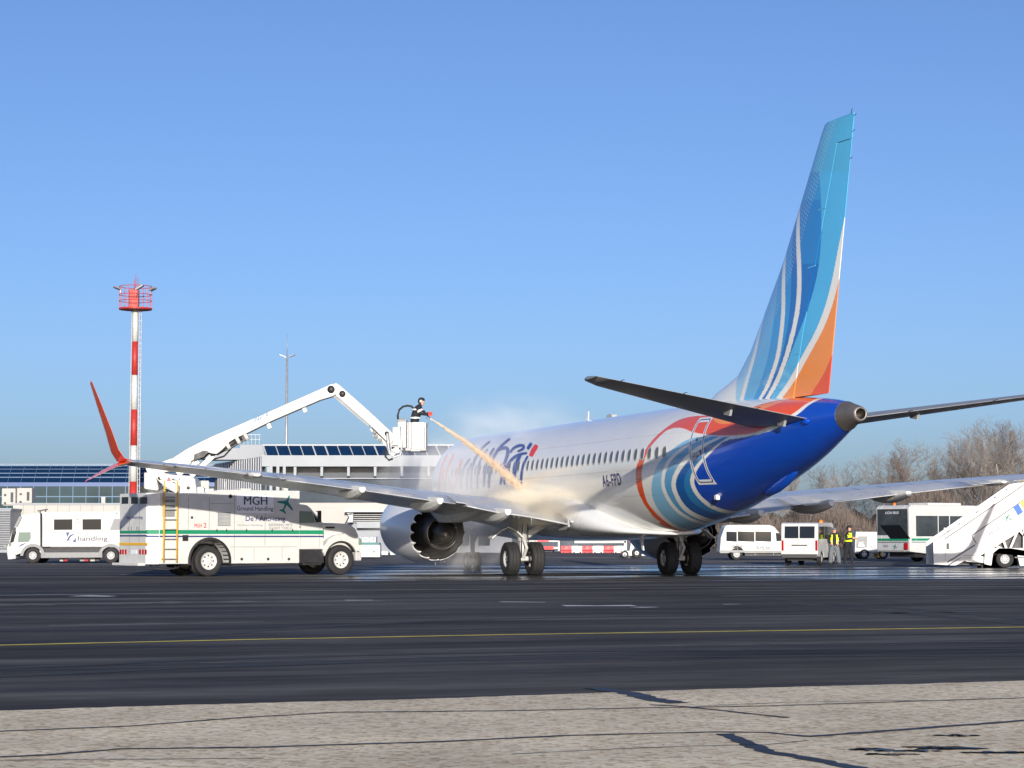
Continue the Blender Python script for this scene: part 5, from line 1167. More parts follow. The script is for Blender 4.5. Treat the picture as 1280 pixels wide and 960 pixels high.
b = MB(); b.tube([at(484,541,YB-.45), at(485,555,YB-.45), at(487,565,YB-.45), at(493,570,YB-.45), at(500,567,YB-.45), at(502.5,555,YB-.45), at(501,535,YB-.4), at(499,524,YB-.2)], .04, 8); b.tube([at(483,541,YB-.4), at(486,540,YB-.4), at(489,562,YB-.35), at(496,566,YB-.3)], .025, 8); b.build('pale_hose', M['lgrey'], T, IT)
b = MB(); b.bar(at(464,534,YB), at(485,556,YB), .13, .13); b.bar(at(489,565,YB-.2), at(499,560.5,YB-.2), .2, .2); b.bar(at(466,542,YB-.1), at(478,552,YB-.1), .08, .08, m=1); b.bar(at(484,551,YB), at(505,558,YB), .25, .2, m=0)
for p in ((470,544),(475,549),(468,539)): b.lathe([(-.05,.001),(-.05,.07),(.05,.07),(.05,.001)], at(*p, YB-.15), (0,1,0), 10, 1)
b.build('levelling_gear', [W2, M['grey']], T, IT)

# the truck is a little smaller and stands a little nearer than first laid out
KT = .972; T.location = (-11.41, 69.0, 0); T.scale = (KT, KT, KT)
# ================================================================ people
def person(loc, rz, label, pts, edges, lab, mats, nm='person', group=None, scale=1.0):
    """pts: name -> (x, y, z, radius); edges: pairs; lab: {name pair first: material index}"""
    names = list(pts); idx = {n: i for i, n in enumerate(names)}
    me = bpy.data.meshes.new('body'); me.from_pydata([pts[n][:3] for n in names], [(idx[a], idx[c]) for a, c, m in edges], [])
    o = bpy.data.objects.new('body', me); C.objects.link(o); md = o.modifiers.new('s', 'SKIN'); md.use_smooth_shade = True
    for i, n in enumerate(names):
        sv = me.skin_vertices[0].data[i]; sv.radius = (pts[n][3], pts[n][3]); sv.use_root = (n == 'pelvis')
    m2 = o.modifiers.new('u', 'SUBSURF'); m2.levels = 2; m2.render_levels = 2
    dg = bpy.context.evaluated_depsgraph_get(); ev = bpy.data.meshes.new_from_object(o.evaluated_get(dg)); bpy.data.objects.remove(o)
    P0 = [Vector(pts[a][:3]) for a, c, m in edges]; P1 = [Vector(pts[c][:3]) for a, c, m in edges]; RR = [(pts[a][3]+pts[c][3])/2 for a, c, m in edges]
    for mt in mats: ev.materials.append(mt)
    for pl in ev.polygons:
        best, bi = 9, 0; cc = pl.center
        for i in range(len(edges)):
            dd = P1[i]-P0[i]; t = max(0, min(1, (cc-P0[i]).dot(dd)/max(dd.length_squared, 1e-9))); ds = (cc-(P0[i]+dd*t)).length-RR[i]
            if ds < best: best, bi = ds, i
        pl.material_index = edges[bi][2]; pl.use_smooth = True
    ro = bpy.data.objects.new(nm, ev); C.objects.link(ro); ro.location = loc; ro.rotation_euler = (0, 0, rz); ro.scale = (scale,)*3
    return tag(ro, label, 'person', group)
def hand(pts, edges, wrist, d, side, mi, k):
    """five bent fingers on a palm; d points along the forearm, side is the thumb's side"""
    d = Vector(d).normalized(); s = Vector(side).normalized(); dn = d.cross(s).normalized(); w_ = Vector(pts[wrist][:3])
    pts[k+'palm'] = (*(w_+d*.07), .036); edges.append((wrist, k+'palm', mi))
    for i, (off, L) in enumerate(((-.033,.060),(-.011,.072),(.011,.076),(.033,.068))):
        a = w_+d*.09+s*off; c1 = a+d*L*.6; c2 = c1+(d*.4-dn*.8).normalized()*L*.55
        pts[f'{k}f{i}a'] = (*a, .012); pts[f'{k}f{i}b'] = (*c1, .0105); pts[f'{k}f{i}c'] = (*c2, .009)
        edges += [(k+'palm', f'{k}f{i}a', mi), (f'{k}f{i}a', f'{k}f{i}b', mi), (f'{k}f{i}b', f'{k}f{i}c', mi)]
    a = w_+d*.04+s*.045; c1 = a+(d*.6+s*.6).normalized()*.04; pts[k+'t0'] = (*a, .013); pts[k+'t1'] = (*c1, .011)
    edges += [(k+'palm', k+'t0', mi), (k+'t0', k+'t1', mi)]
def face_bits(o, hx, hz, rz_tilt, mat_hair, mat_skin, cap=True):
    c = Vector(hx); b = MB()
    # nose, ears, eyes and mouth as small solids on the head, hair or cap as a separate shell
    f = Vector((math.cos(rz_tilt), math.sin(rz_tilt), 0)); s = Vector((-f.y, f.x, 0)); up = Vector((0,0,1))
    b.loft([[c+f*.098+up*.02+s*.006, c+f*.098+up*.02-s*.006, c+f*.1+up*.0], [c+f*.122-up*.018+s*.012, c+f*.122-up*.018-s*.012, c+f*.105-up*.03]])
    for q in (-1, 1): b.lathe([(-.008,.001),(-.008,.022),(.008,.024),(.008,.001)], c+s*q*.092-up*.005, s, 10)
    fo = b.build('face', mat_skin, o, recalc=True)
    e = MB()
    for q in (-1, 1): e.lathe([(-.004,.001),(-.002,.011),(.004,.007),(.006,.001)], c+f*.094+s*q*.034+up*.018, f, 8)
    e.bar(c+f*.100-s*.024-up*.05, c+f*.100+s*.024-up*.05, .006, .008); e.build('eyes_and_mouth', M['seal'], fo)
    if cap:
        h = MB(); h.loft([[c+(f*math.cos(t)+s*math.sin(t))*r_+up*z_-f*.008 for t in np.linspace(0, 6.2832, 21)[:-1]] for z_, r_ in ((.03,.112),(.06,.115),(.10,.098),(.128,.06),(.138,.01))])
        h.loft([[c+(f*math.cos(t)+s*math.sin(t))*r_+up*z_-f*.02 for t in np.linspace(1.3, 4.98, 14)] for z_, r_ in ((-.07,.098),(-.02,.110),(.03,.112))], closed=False, caps=False)
        h.build('cap', mat_hair, o)
J = [M['jacket'], M['trgrey'], M['skin'], M['glove'], M['boot'], M['trblack']]
def standing(tr, fwd_l=0, fwd_r=0, lean=0):
    pts = {'pelvis':(0,0,.93,.145),'belly':(.01+lean*.3,0,1.08,.15),'chest':(.02+lean*.7,0,1.28,.165),'uchest':(.01+lean,0,1.42,.12),'neck':(.02+lean*1.1,0,1.51,.065),'jaw':(.045+lean*1.2,0,1.57,.07),'head':(.03+lean*1.3,0,1.645,.095),'crown':(.02+lean*1.3,0,1.715,.07)}
    e = [('pelvis','belly',0),('belly','chest',0),('chest','uchest',0),('uchest','neck',0),('neck','jaw',2),('jaw','head',2),('head','crown',2)]
    for k, s, fw in (('l',1,fwd_l),('r',-1,fwd_r)):
        pts.update({k+'hip':(0,s*.10,.88,.12),k+'knee':(fw*.5+.03,s*.125,.49,.085),k+'ank':(fw,s*.135,.10,.065),k+'toe':(fw+.15,s*.145,.045,.045),k+'sh':(.01+lean,s*.19,1.41,.082)})
        e += [('pelvis',k+'hip',tr),(k+'hip',k+'knee',tr),(k+'knee',k+'ank',tr),(k+'ank',k+'toe',4),('uchest',k+'sh',0)]
    return pts, e
def vest(o, zlo, zhi, rx, ry, x0, mats, open_front=True, panels=((.45,1.25),(-1.25,-.45),(1.9,4.38))):
    for a0, a1 in panels:
        b = MB(); ts = np.linspace(a0, a1, 9)
        def rr(z): return 1.0 if z < zhi-.15 else .86
        rows = [[(x0+(rx*rr(z)+g)*math.cos(t), (ry*rr(z)+g)*math.sin(t), z) for t in ts] for z in np.linspace(zlo, zhi, 6) for g in (0,)]
        outer = [[(x0+(rx*rr(z)+.012)*math.cos(t), (ry*rr(z)+.012)*math.sin(t), z) for t in ts] for z in np.linspace(zhi, zlo, 6)]
        b.loft(rows+outer, caps=False, closed=False); b.build('hi_vis_panel', mats[0], o)
        b = MB(); z = zlo+.12; b.loft([[(x0+(rx+.02)*math.cos(t), (ry+.02)*math.sin(t), zz) for t in ts] for zz in (z, z+.05)], caps=False, closed=False); b.build('reflective_band', mats[1], o)
# man spraying from the bucket, leaning forward to the right with both gloves on the gun
floor_z = at(520, 561, YB).z
pts = {'pelvis':(-.06,0,.92,.16),'belly':(-.03,0,1.08,.17),'chest':(.05,0,1.27,.18),'uchest':(.10,0,1.40,.13),'neck':(.14,0,1.47,.07),'jaw':(.20,0,1.51,.07),'head':(.19,0,1.585,.098),'crown':(.175,0,1.655,.075)}
e = [('pelvis','belly',0),('belly','chest',0),('chest','uchest',0),('uchest','neck',0),('neck','jaw',2),('jaw','head',2),('head','crown',2)]
for k, s in (('l',1),('r',-1)):
    pts.update({k+'hip':(-.06,s*.1,.86,.125),k+'knee':(-.02,s*.13,.47,.09),k+'ank':(-.08,s*.14,.10,.065),k+'toe':(.08,s*.15,.045,.045),k+'sh':(.09,s*.19,1.38,.085),
                k+'el':(.20 if s < 0 else .28,s*.26,1.17,.062),k+'wr':(.40,s*.055-.03,1.16 if s < 0 else 1.20,.042)})
    e += [('pelvis',k+'hip',5),(k+'hip',k+'knee',5),(k+'knee',k+'ank',5),(k+'ank',k+'toe',4),('uchest',k+'sh',0),(k+'sh',k+'el',0),(k+'el',k+'wr',0)]
hand(pts, e, 'lwr', (1,-.15,0), (0,.2,1), 3, 'l'); hand(pts, e, 'rwr', (1,.15,-.05), (0,.2,1), 3, 'r')
gx = at(520, 561, YB-.12)
man = person((gx.x*KT, (YB-.12)*KT, (floor_z+.02)*KT), R(-8), 'worker in black jacket and cap with orange gloves spraying from the raised bucket', pts, e, 0, J)
face_bits(man, (.19,0,1.60), 0, 0, M['jacket'], M['skin'])
b = MB(); b.lathe([(-.03,.001),(-.03,.05),(.03,.05),(.03,.001)], (.18,-.1,1.60), (0,1,0), 14); b.lathe([(-.03,.001),(-.03,.05),(.03,.05),(.03,.001)], (.18,.1,1.60), (0,1,0), 14); b.build('ear_defenders', M['lgrey'], man)
for z_, rx_ in ((1.02,.185),(1.30,.20)):
    b = MB(); b.loft([[( -.03+(z_-1.02)*.3+rx_*1.0*math.cos(t), rx_*1.02*math.sin(t), z) for t in np.linspace(0, 6.2832, 25)[:-1]] for z in (z_, z_+.05)], caps=False); b.build('reflective_band', M['reflect'], man)
for s in (-1, 1): b = MB(); b.tube([(.14,s*.23,1.28),(.18,s*.25,1.215)], .078, 12, caps=False); b.build('reflective_band', M['reflect'], man)
mm = rootmat(man); g0 = mm @ Vector((.36,0,1.19)); g1 = at(537.5, 522.8, (YB-.16)*KT)
G = empty('spray_gun', g0, 0, 'dark spray gun held in the bucket worker\'s orange gloves', 'spray gun'); IG = rootmat(G).inverted()
b = MB(); b.tube([g0, g0.lerp(g1, .55)], .03, 10); b.build('gun_body', M['dark'], G, IG); b = MB(); b.tube([g0.lerp(g1, .5), g0.lerp(g1, .9), g1], [.022,.022,.04], 10); b.build('gun_nozzle', M['navy'], G, IG)
b = MB(); b.bar(g0.lerp(g1,.3)+Vector((0,0,-.01)), g0.lerp(g1,.25)+Vector((-.03,0,-.14)), .03); b.build('gun_grip', M['dark'], G, IG)
# two workers beside the white van
p = gr(1043.5, 706.2)
pts, e = standing(1, .05, -.04)
pts.update({'lel':(-.04,.30,1.17,.07),'lwr':(.16,.20,1.02,.05),'rel':(-.04,-.30,1.17,.07),'rwr':(.16,-.18,1.02,.05)})
for n_ in ('lhip','rhip'): x_, y_, z_, r_ = pts[n_]; pts[n_] = (x_, y_, z_, .145)
for n_ in ('lknee','rknee'): x_, y_, z_, r_ = pts[n_]; pts[n_] = (x_, y_*1.35, z_, .12)
for n_ in ('lank','rank'): x_, y_, z_, r_ = pts[n_]; pts[n_] = (x_, y_*1.5, z_, .11)
e += [('lsh','lel',0),('lel','lwr',0),('rsh','rel',0),('rel','rwr',0)]
hand(pts, e, 'lwr', (.7,-.5,-.3), (0,0,1), 2, 'l'); hand(pts, e, 'rwr', (.7,.5,-.3), (0,0,1), 2, 'r')
m1 = person((p.x, p.y, 0), R(-100), 'worker in grey trousers and yellow vest facing the camera beside the white van', pts, e, 0, J, scale=.98)
face_bits(m1, (.03,0,1.655), 0, 0, M['trgrey'], M['skin'])
vest(m1, .98, 1.45, .195, .20, .02, (M['hivis'], M['reflect']))
p = gr(1060.5, 705.6); pts, e = standing(5, .12, -.14, .03)
pts.update({'lel':(.02,.28,1.16,.07),'lwr':(.24,.16,1.18,.048),'rel':(.05,-.28,1.16,.07),'rwr':(.27,-.12,1.20,.048)})
for n_ in ('lknee','rknee'): x_, y_, z_, r_ = pts[n_]; pts[n_] = (x_, y_, z_, .115)
e += [('lsh','lel',0),('lel','lwr',0),('rsh','rel',0),('rel','rwr',0)]
hand(pts, e, 'lwr', (1,-.2,.1), (0,0,1), 2, 'l'); hand(pts, e, 'rwr', (1,.2,.1), (0,0,1), 2, 'r')
m2 = person((p.x, p.y, 0), R(-38), 'worker in black trousers, dark hood and yellow vest turned toward the right by the van', pts, e, 0, J, scale=1.04)
face_bits(m2, (.07,0,1.655), 0, 0, M['jacket'], M['skin'])
vest(m2, 1.05, 1.45, .195, .20, .04, (M['hivis'], M['reflect']), panels=((.25,2.9),(-2.9,-.25)))

M['seamgrey0'] = mat('dark_bumper_plastic', (.05,.05,.052), .6, 0, .1, 3)
# ================================================================ white van seen from behind (beside the workers)
V = empty('parked_van', (at(999.5, 706, 98.4).x, 98.4, 0), R(70.6), 'white van seen from behind with open door and two workers at its side', 'van')
prof = [(0,.42),(.02,1.05),(.12,1.92),(.3,1.97),(3.4,1.98),(3.75,1.9),(4.45,1.18),(4.68,1.0),(4.7,.42)]
def vanside(y0, y1):
    lo = [(4.7,.42)]+[(4.32,.40)]+arc(3.95,.33,.40,10,170,10)+[(3.52,.36),(1.42,.36)]+arc(1.02,.33,.40,10,170,10)+[(.55,.40)]
    return prof+lo[1:], y0, y1
b = MB(); pf, _, _ = vanside(0, 0); b.prism(pf, -.85, -.45); b.prism(pf, .45, .85); b.prism(prof, -.45, .45); b.build('body', M['white'], V, bevel=.05)
g = lambda pts, y, nm, m, pro=.006: (lambda b: (b.prism(pts, y-pro, y-.001) if y < 0 else b.prism(pts, y+.001, y+pro), b.build(nm, m, V))[1])(MB())
g([(.28,1.22),(.34,1.78),(1.55,1.80),(1.55,1.22)], -.85, 'side_window', M['glass']); g([(1.63,1.22),(1.63,1.80),(2.7,1.80),(2.7,1.22)], -.85, 'side_window', M['glass']); g([(2.78,1.22),(2.78,1.80),(3.4,1.78),(4.0,1.25)], -.85, 'door_window', M['glass'])
def vr(y0, y1, z0, z1, nm, m, pro=.01):
    xs_ = lambda z: .02+max(0, z-1.05)*.115; b = MB(); b.add([(xs_(z0)-pro,y0,z0),(xs_(z0)-pro,y1,z0),(xs_(z1)-pro,y1,z1),(xs_(z1)-pro,y0,z1),(xs_(z0),y0,z0),(xs_(z0),y1,z0),(xs_(z1),y1,z1),(xs_(z1),y0,z1)], [(0,1,2,3),(7,6,5,4),(0,4,5,1),(1,5,6,2),(2,6,7,3),(3,7,4,0)]); return b.build(nm, m, V)
vr(-.70, .70, 1.25, 1.80, 'rear_window', M['glass']); vr(-.36, .36, .90, .95, 'tailgate_handle', M['seal'], .03); vr(-.26, .26, .72, .84, 'number_plate', M['sheet'], .03)
vr(-.84, -.74, .68, 1.15, 'tail_light', M['lampred'], .025); vr(.74, .84, .68, 1.15, 'tail_light', M['lampred'], .025)
b = MB(); b.lathe([(0,.05),(-.02,.045),(-.02,.03),(0,.03)], (.03,0,1.07), (1,0,0), 16); b.build('round_badge', M['lgrey'], V)
b = MB(); b.box(-.12,.2,-.84,.84,.33,.52); b.build('rear_bumper', M['seamgrey0'], V, bevel=.04)
b = MB(); b.box(.2,4.4,-.6,.6,.22,.40); b.build('underbody', M['dark'], V)
b = MB(); b.prism([(4.42,1.24),(3.78,1.86),(3.79,1.9),(4.46,1.22)], -.7, .7); b.build('windshield', M['glass'], V)
b = MB(); b.box(1.6,3.3,-.861,-.852,1.12,1.15); b.build('side_trim', M['lgrey'], V); b = MB(); b.box(2.73,2.745,-.856,-.851,.45,1.85); b.box(1.585,1.6,-.856,-.851,.45,1.85); b.build('door_seam', M['grey'], V)
b = MB(); b.lathe([(0,.09),(.04,.1),(.13,.07),(.15,.001)], (3.1,-.4,1.98), (0,0,1), 12); b.build('beacon_light', M['amber'], V)
b = MB(); b.box(3.4,3.55,-1.1,-.9,1.2,1.4); b.build('mirror', M['dark'], V, bevel=.03)
b = MB(); b.prism([(.0,.42),(.0,1.85),(.45,1.8),(.95,1.2),(.95,.42)], 0, .05); b.build('open_door', M['white'], V, bevel=.02)
V.children[-1].location = (2.95,-.87,0); V.children[-1].rotation_euler = (0,0,R(-38))
for x in (1.02, 3.95):
    for s in (-1, 1): wheel(V, x, s*.74, .33, .21, .19, 'lgrey', side=s)

# ================================================================ minibus with number 66
def side_vehicle(name, pxo, Y, label, cat, rz=0):
    return empty(name, (at(pxo, 690, Y).x, Y, 0), rz, label, cat)
VB = side_vehicle('minibus', 899, 122, 'white high-roof minibus marked AHL66, side-on behind the white van', 'minibus'); IB = rootmat(VB).inverted()
def wx_(px, py, Y): p = at(px, py, Y); return (p.x, p.z)
def wp(pts, Y): return [wx_(*p, Y) for p in pts]
def flat(root, inv, pts, Y, nm, m, pro=.008, dep=None):
    b = MB(); b.prism(wp(pts, Y), Y-pro, Y-.001 if dep is None else Y+dep, 'xz'); return b.build(nm, m, root, inv)
Yv = 122; zb_ = .42
w1_, w2_ = wx_(921, 690, Yv)[0], wx_(993, 690, Yv)[0]
bot = [(wx_(1006,696,Yv)[0], .40)]+arc(w2_,.36,.42,5,175,10)+arc(w1_,.36,.42,5,175,10)+[(wx_(900,696,Yv)[0], .40)]
pf = wp([(899.5,690),(901,672),(906,658),(910,656),(962,656),(968,658.5),(979,672),(996,677),(1006,681),(1008,690)], Yv)+bot
b = MB(); b.prism(pf, Yv, Yv+.4); b.prism(pf, Yv+1.55, Yv+1.95); b.prism(pf[:10], Yv+.4, Yv+1.55); b.build('body', M['white'], VB, IB, bevel=.05)
for a, c in ((907.8,921),(922.2,943),(944.2,964)): flat(VB, IB, [(a,664.2),(c,664.8),(c,677.2),(a,676.4)], Yv, 'side_window', M['glass'])
flat(VB, IB, [(969.5,666),(974.5,666.5),(981,676),(970.5,676.5)], Yv, 'door_window', M['glass']); flat(VB, IB, [(900.5,687.6),(1004,688.4),(1004,691),(900.5,690.4)], Yv, 'side_strip', M['grey'], .02)
for a in (921.6, 943.6, 966.5, 980): flat(VB, IB, [(a,660),(a+.35,660),(a+.35,694),(a,694)], Yv, 'door_seam', M['lgrey'], .003)
def wtext(root, inv, txt, px0, px1, py, hpx, Y, m, bold=.01, shear=0):
    a, c = at(px0, py, Y-.012), at(px1, py, Y-.012); fn = planefn(inv @ a, inv.to_3x3() @ Vector((1,0,0)), (0,0,1))
    return place_text(txt, m, 'lettering', root, fn, width=c.x-a.x, height=hpx*Y/FPX, bold=bold, shear=shear)
wtext(VB, IB, 'handling', 912, 928, 684.4, 5, Yv, M['textdark'], .012); wtext(VB, IB, 'AHL66', 945, 963, 687.4, 5.6, Yv, M['textdark'], .012)
for xx in (w1_, w2_):
    for yy, s in ((.12,-1),(1.83,1)):
        wheel(VB, xx-VB.location.x, yy, .35, .22, .2, 'lgrey', side=s)
b = MB(); p0 = VB.location.x; b.box(w1_+.5, w2_-.5, Yv+.3, Yv+1.6, .25, .42); b.build('underbody', M['dark'], VB, IB)

# ================================================================ apron bus
BS = empty('apron_bus', (at(1138, 690, 111).x, 111, 0), R(33), 'long white apron bus with green stripe parked behind the boarding stairs', 'bus')
# local x forward (right and away), near side y = 0, far side y = 2.5, rear face x = 0
bf = [(0,.55),(-.02,.62),(-.05,2.85),(.12,2.98),(11.7,2.98),(11.9,2.7),(12.0,.9),(11.95,.32),(9.9,.32)]+arc(9.3,.45,.56,-10,190,12)+[(8.7,.32),(3.3,.30)]+arc(2.7,.45,.56,-10,190,12)+[(2.1,.36)]
b = MB(); b.prism(bf, 0, .4); b.prism(bf, 2.1, 2.5); b.prism(bf[:9]+[(.3,.5)], .4, 2.1); b.build('body', M['white'], BS, bevel=.06)
def bsd(x0, x1, z0, z1, nm, m, pro=.01): b = MB(); b.box(x0, x1, -pro, -.001, z0, z1); return b.build(nm, m, BS)
def brr(y0, y1, z0, z1, nm, m, pro=.02): b = MB(); b.box(-.055-pro, -.03, y0, y1, z0, z1); return b.build(nm, m, BS)
brr(.12, 2.38, 1.42, 2.78, 'rear_window', M['busglass'], .015); brr(.10, 2.4, 1.12, 1.24, 'green_stripe', M['green'], .012); brr(.10, 2.4, 1.02, 1.07, 'grey_stripe', M['textgrey'], .012); brr(.45, 2.38, .62, .99, 'notice_panel', M['lgrey'], .01)
brr(.12,.36,.66,1.0,'tail_light',M['lampred'],.05)
def facefn(y, z): return planefn((-.09, y, z), (0,-1,0), (0,0,1))
place_text('LION BUS', M['sheet'], 'lettering', BS, facefn(1.75, 2.52), width=1.0, height=.13, bold=.02); place_text('MGH', M['textgrey'], 'lettering', BS, facefn(1.95, .78), width=.36, height=.12)
b = MB(); jet_emblem(b, facefn(1.05, .82), .3, 0, R(-20)); b.build('jet_emblem', M['teal'], BS)
x = .42
for wd in (1.55,.75,1.35,.75,1.5,1.5,1.35,.75,1.2): bsd(x, x+wd, 1.35 if wd > 1 else .55, 2.42, 'side_window' if wd > 1 else 'door_window', M['busglass']); x += wd+.07
bsd(.1, .38, 1.12, 1.24, 'green_stripe', M['green'], .006); bsd(.4, 2.0, 1.12, 1.24, 'green_stripe', M['green'], .006); bsd(.1, 2.0, 1.02, 1.07, 'grey_stripe', M['textgrey'], .006)
for q in (1.45, 1.85): b = MB(); b.box(q+.95, q+1.15, -.016, -.011, 1.45, 1.8); b.build('window_notice', M['sheet'], BS)
b = MB(); b.box(1.8,4.2,.5,2.0,2.98,3.12); b.build('roof_hatch', M['white'], BS, bevel=.04); b = MB(); b.lathe([(0,.07),(.16,.06),(.18,.001)], (.8,2.0,2.98), (0,0,1), 12); b.build('beacon_light', M['amber'], BS)
b = MB(); b.box(.6,11.5,.3,2.2,.25,.5); b.build('underbody', M['dark'], BS)
for x in (2.7, 9.3):
    for yy, s in ((.18,-1),(2.32,1)): wheel(BS, x, yy, .46, .28, .27, 'lgrey', side=s)

# ================================================================ mobile boarding stairs
SY = 90.0
ST_ = side_vehicle('boarding_stairs_truck', 1256, SY, 'white mobile boarding stairs truck with MGH logo at the right edge', 'boarding stairs'); IS = rootmat(ST_).inverted()
def sp(pts): return wp(pts, SY)
panel = [(1167.2,705),(1166.6,677.3),(1185.5,665.5),(1272,604.5),(1282,602.5),(1400,602.5),(1400,640),(1322,640),(1214.5,703.5),(1206,703.5),(1198,700),(1187,706.8),(1184,706.8)]
low = [(1167.2,705.5),(1166.6,677.5),(1272.5,604),(1284,602),(1400,602),(1400,634),(1325,634),(1222,697),(1200.5,697),(1184.5,706.5)]
b = MB(); b.prism(sp(low), SY, SY+.06); b.prism(sp(low), SY+1.6, SY+1.66); b.build('side_panel', M['white'], ST_, IS, bevel=.01)
M['seamgrey'] = mat('seam_grey', (.12,.12,.13), .6, 0, .1, 3)
def sline(p, q, wd=.045, m='seamgrey', nm='panel_seam'):
    a, c = at(*p, SY), at(*q, SY); b = MB(); b.bar((a.x,SY-.004,a.z),(c.x,SY-.004,c.z),.006,wd,up=(0,1,0) if False else (0,0,1)); return b.build(nm, M[m], ST_, IS)
sline((1181.5,673.5),(1282,604.5)); sline((1181.5,673.5),(1181.5,701)); sline((1167,677),(1195,659),.02); sline((1214.5,669.5),(1300,611)); sline((1214.5,669.5),(1220.5,679.5)); sline((1184,703),(1219,681),.06); sline((1204,694),(1222,694.5),.02)
for p in ((1206,654),(1226,640.5),(1190,665),(1246,627),(1262,616)): sline(p, (p[0]+.3, p[1]+4), .015)
for p in ((1184.5,682),): q0 = at(p[0], p[1], SY); b = MB(); b.box(q0.x-.05, q0.x+.06, SY-.02, SY-.001, q0.z-.16, q0.z+.1); b.build('panel_handle', M['dark'], ST_, IS)
for p in ((1198,655.8),(1220,641),(1257,612.5)): sline(p, (p[0]+2.4, p[1]-1.7), .05)
a, c = at(1238.5, 671, SY-.012), at(1250.5, 661.5, SY-.012); ux = (IS.to_3x3() @ (c-a)).normalized(); uy = Vector((-ux.z, 0, ux.x))
place_text('MGH', M['textgrey'], 'lettering', ST_, planefn(IS @ a, ux, uy), width=(c-a).length, height=.19, bold=.03)
b = MB(); jet_emblem(b, planefn(IS @ at(1259.5, 647, SY-.012), ux, uy), .36, 0, R(25)); b.build('jet_emblem', M['teal'], ST_)
def quad(pts, m, nm): b = MB(); b.prism(sp(pts), SY-.008, SY-.001); return b.build(nm, m, ST_, IS)
quad([(1266.5,634.5),(1273,630),(1279,640),(1272.5,644.5)], M['blue'], 'blue_flag_square'); quad([(1275,628.5),(1292,617),(1298,627),(1281,638.5)], M['yellowl'], 'yellow_square')
# steps and far handrail
b = MB(); n = 17
for i in range(n):
    q = i/n; x0_, z0_ = sp([(1186+(1290-1186)*q, 701-(701-640)*q)])[0]; b.box(x0_, x0_+.26, SY+.08, SY+1.58, z0_, z0_+.05)
b.build('steps', M['lgrey'], ST_, IS)
b = MB(); x0_, z0_ = sp([(1290,640)])[0]; x1_ = sp([(1400,640)])[0][0]; b.box(x0_, x1_, SY+.06, SY+1.6, z0_-.1, z0_); b.build('top_platform', M['lgrey'], ST_, IS)
for p, q in (((1233,682),(1262,692)),((1262,692),(1275,661)),((1262,692),(1253,667)),((1262,690),(1240,679)),((1275,661),(1300,690)),((1282,655),(1282,686))):
    a, c = at(*p, SY), at(*q, SY); b = MB(); b.bar((a.x,SY+.3,a.z),(c.x,SY+.3,c.z),.09,.09); b.build('support_strut', M['white'], ST_, IS)
b = MB(); b.prism(sp([(1236,685),(1243,678.5),(1256,673),(1270,665),(1290,660),(1290,686)]), SY+.5, SY+1.3); b.build('lift_machinery', M['dark'], ST_, IS)
cz = .37; wxs = sp([(1256,699)])[0][0]
ch = sp([(1230,705),(1231,685),(1395,685),(1395,706)]); chp = [ch[0], ch[1], ch[2], ch[3]]+[(wxs+.62,.09+.0),(wxs+.50,.62),(wxs+.24,.82),(wxs-.24,.82),(wxs-.50,.62),(wxs-.58,.10)]
b = MB(); b.prism(chp, SY-.05, SY+.35); b.prism(chp, SY+1.3, SY+1.7); b.prism([ch[0], ch[1], ch[2], (ch[3][0], .5), (ch[0][0], .5)], SY+.35, SY+1.3); b.build('chassis', M['white'], ST_, IS, bevel=.02)
b = MB(); q = sp([(1205,695.5),(1230,695.5),(1230,703.5),(1208,702)]); b.prism(q, SY+.1, SY+.5); b.prism([(x, z) for x, z in sp([(1187,706.6),(1205,695),(1210,699),(1195,706.6)])], SY+.05, SY+.5); b.build('front_beam', M['white'], ST_, IS)
b = MB(); b.prism(sp([(1192,706.5),(1202,699.5),(1212,701),(1215,706.5)]), SY+.5, SY+1.2); b.prism(sp([(1216,699),(1231,699),(1231,707),(1220,707)]), SY+.5, SY+1.2); b.build('foot_jacks', M['dark'], ST_, IS)
b = MB(); q = sp([(1268,696),(1395,697.5),(1395,698.5),(1268,697.5)]); b.prism(q, SY-.056, SY-.051); b.build('side_seam', M['seamgrey'], ST_, IS)
wheel(ST_, 0, .08, .375, .24, .20, 'lgrey', side=-1); wheel(ST_, 0, 1.56, .375, .24, .20, 'lgrey', side=1); wheel(ST_, 3.6, .08, .375, .24, .20, 'lgrey', side=-1); wheel(ST_, 3.6, 1.56, .375, .24, .20, 'lgrey', side=1)

# ================================================================ passenger-lift truck at the left
HY = 106.0
HT = side_vehicle('lift_truck', 90, HY, 'white passenger lift truck marked handling in front of the glass hall', 'truck'); IH = rootmat(HT).inverted()
f1, f2 = wp([(41,697)], HY)[0][0], wp([(138.5,697)], HY)[0][0]
cabf = wp([(9.4,693),(8.4,683),(11,679),(12.5,672),(16.5,659.5),(20,656.5),(26,645.5),(31,642.2),(50,641.2),(50.5,690)], HY)
cabf = cabf+arc(f1,.38,.50,20,160,10)+[(wp([(20,697)],HY)[0][0],.42)]
b = MB(); b.prism(cabf, HY, HY+.5); b.prism(cabf, HY+1.8, HY+2.3); b.prism(cabf[:10]+[(cabf[-1][0], .7)], HY+.5, HY+1.8); b.build('cab', M['white'], HT, IH, bevel=.05)
b = MB(); b.prism(wp([(53,640.2),(95,639.5),(175,639.2),(175,683.5),(53,683.5)], HY), HY-.05, HY+2.35); b.build('lift_body', M['white'], HT, IH, bevel=.03)
def hf(pts, nm, m, pro=.008, Y=None): Y = HY-.05 if Y is None else Y; b = MB(); b.prism(wp(pts, Y), Y-pro, Y-.001); return b.build(nm, m, HT, IH)
hf([(67.5,649.2),(90.5,649),(90.5,662.2),(67.5,662.4)], 'side_window', M['glass'], .02); hf([(103.2,649),(126.5,648.8),(126.5,662),(103.2,662.2)], 'side_window', M['glass'], .02)
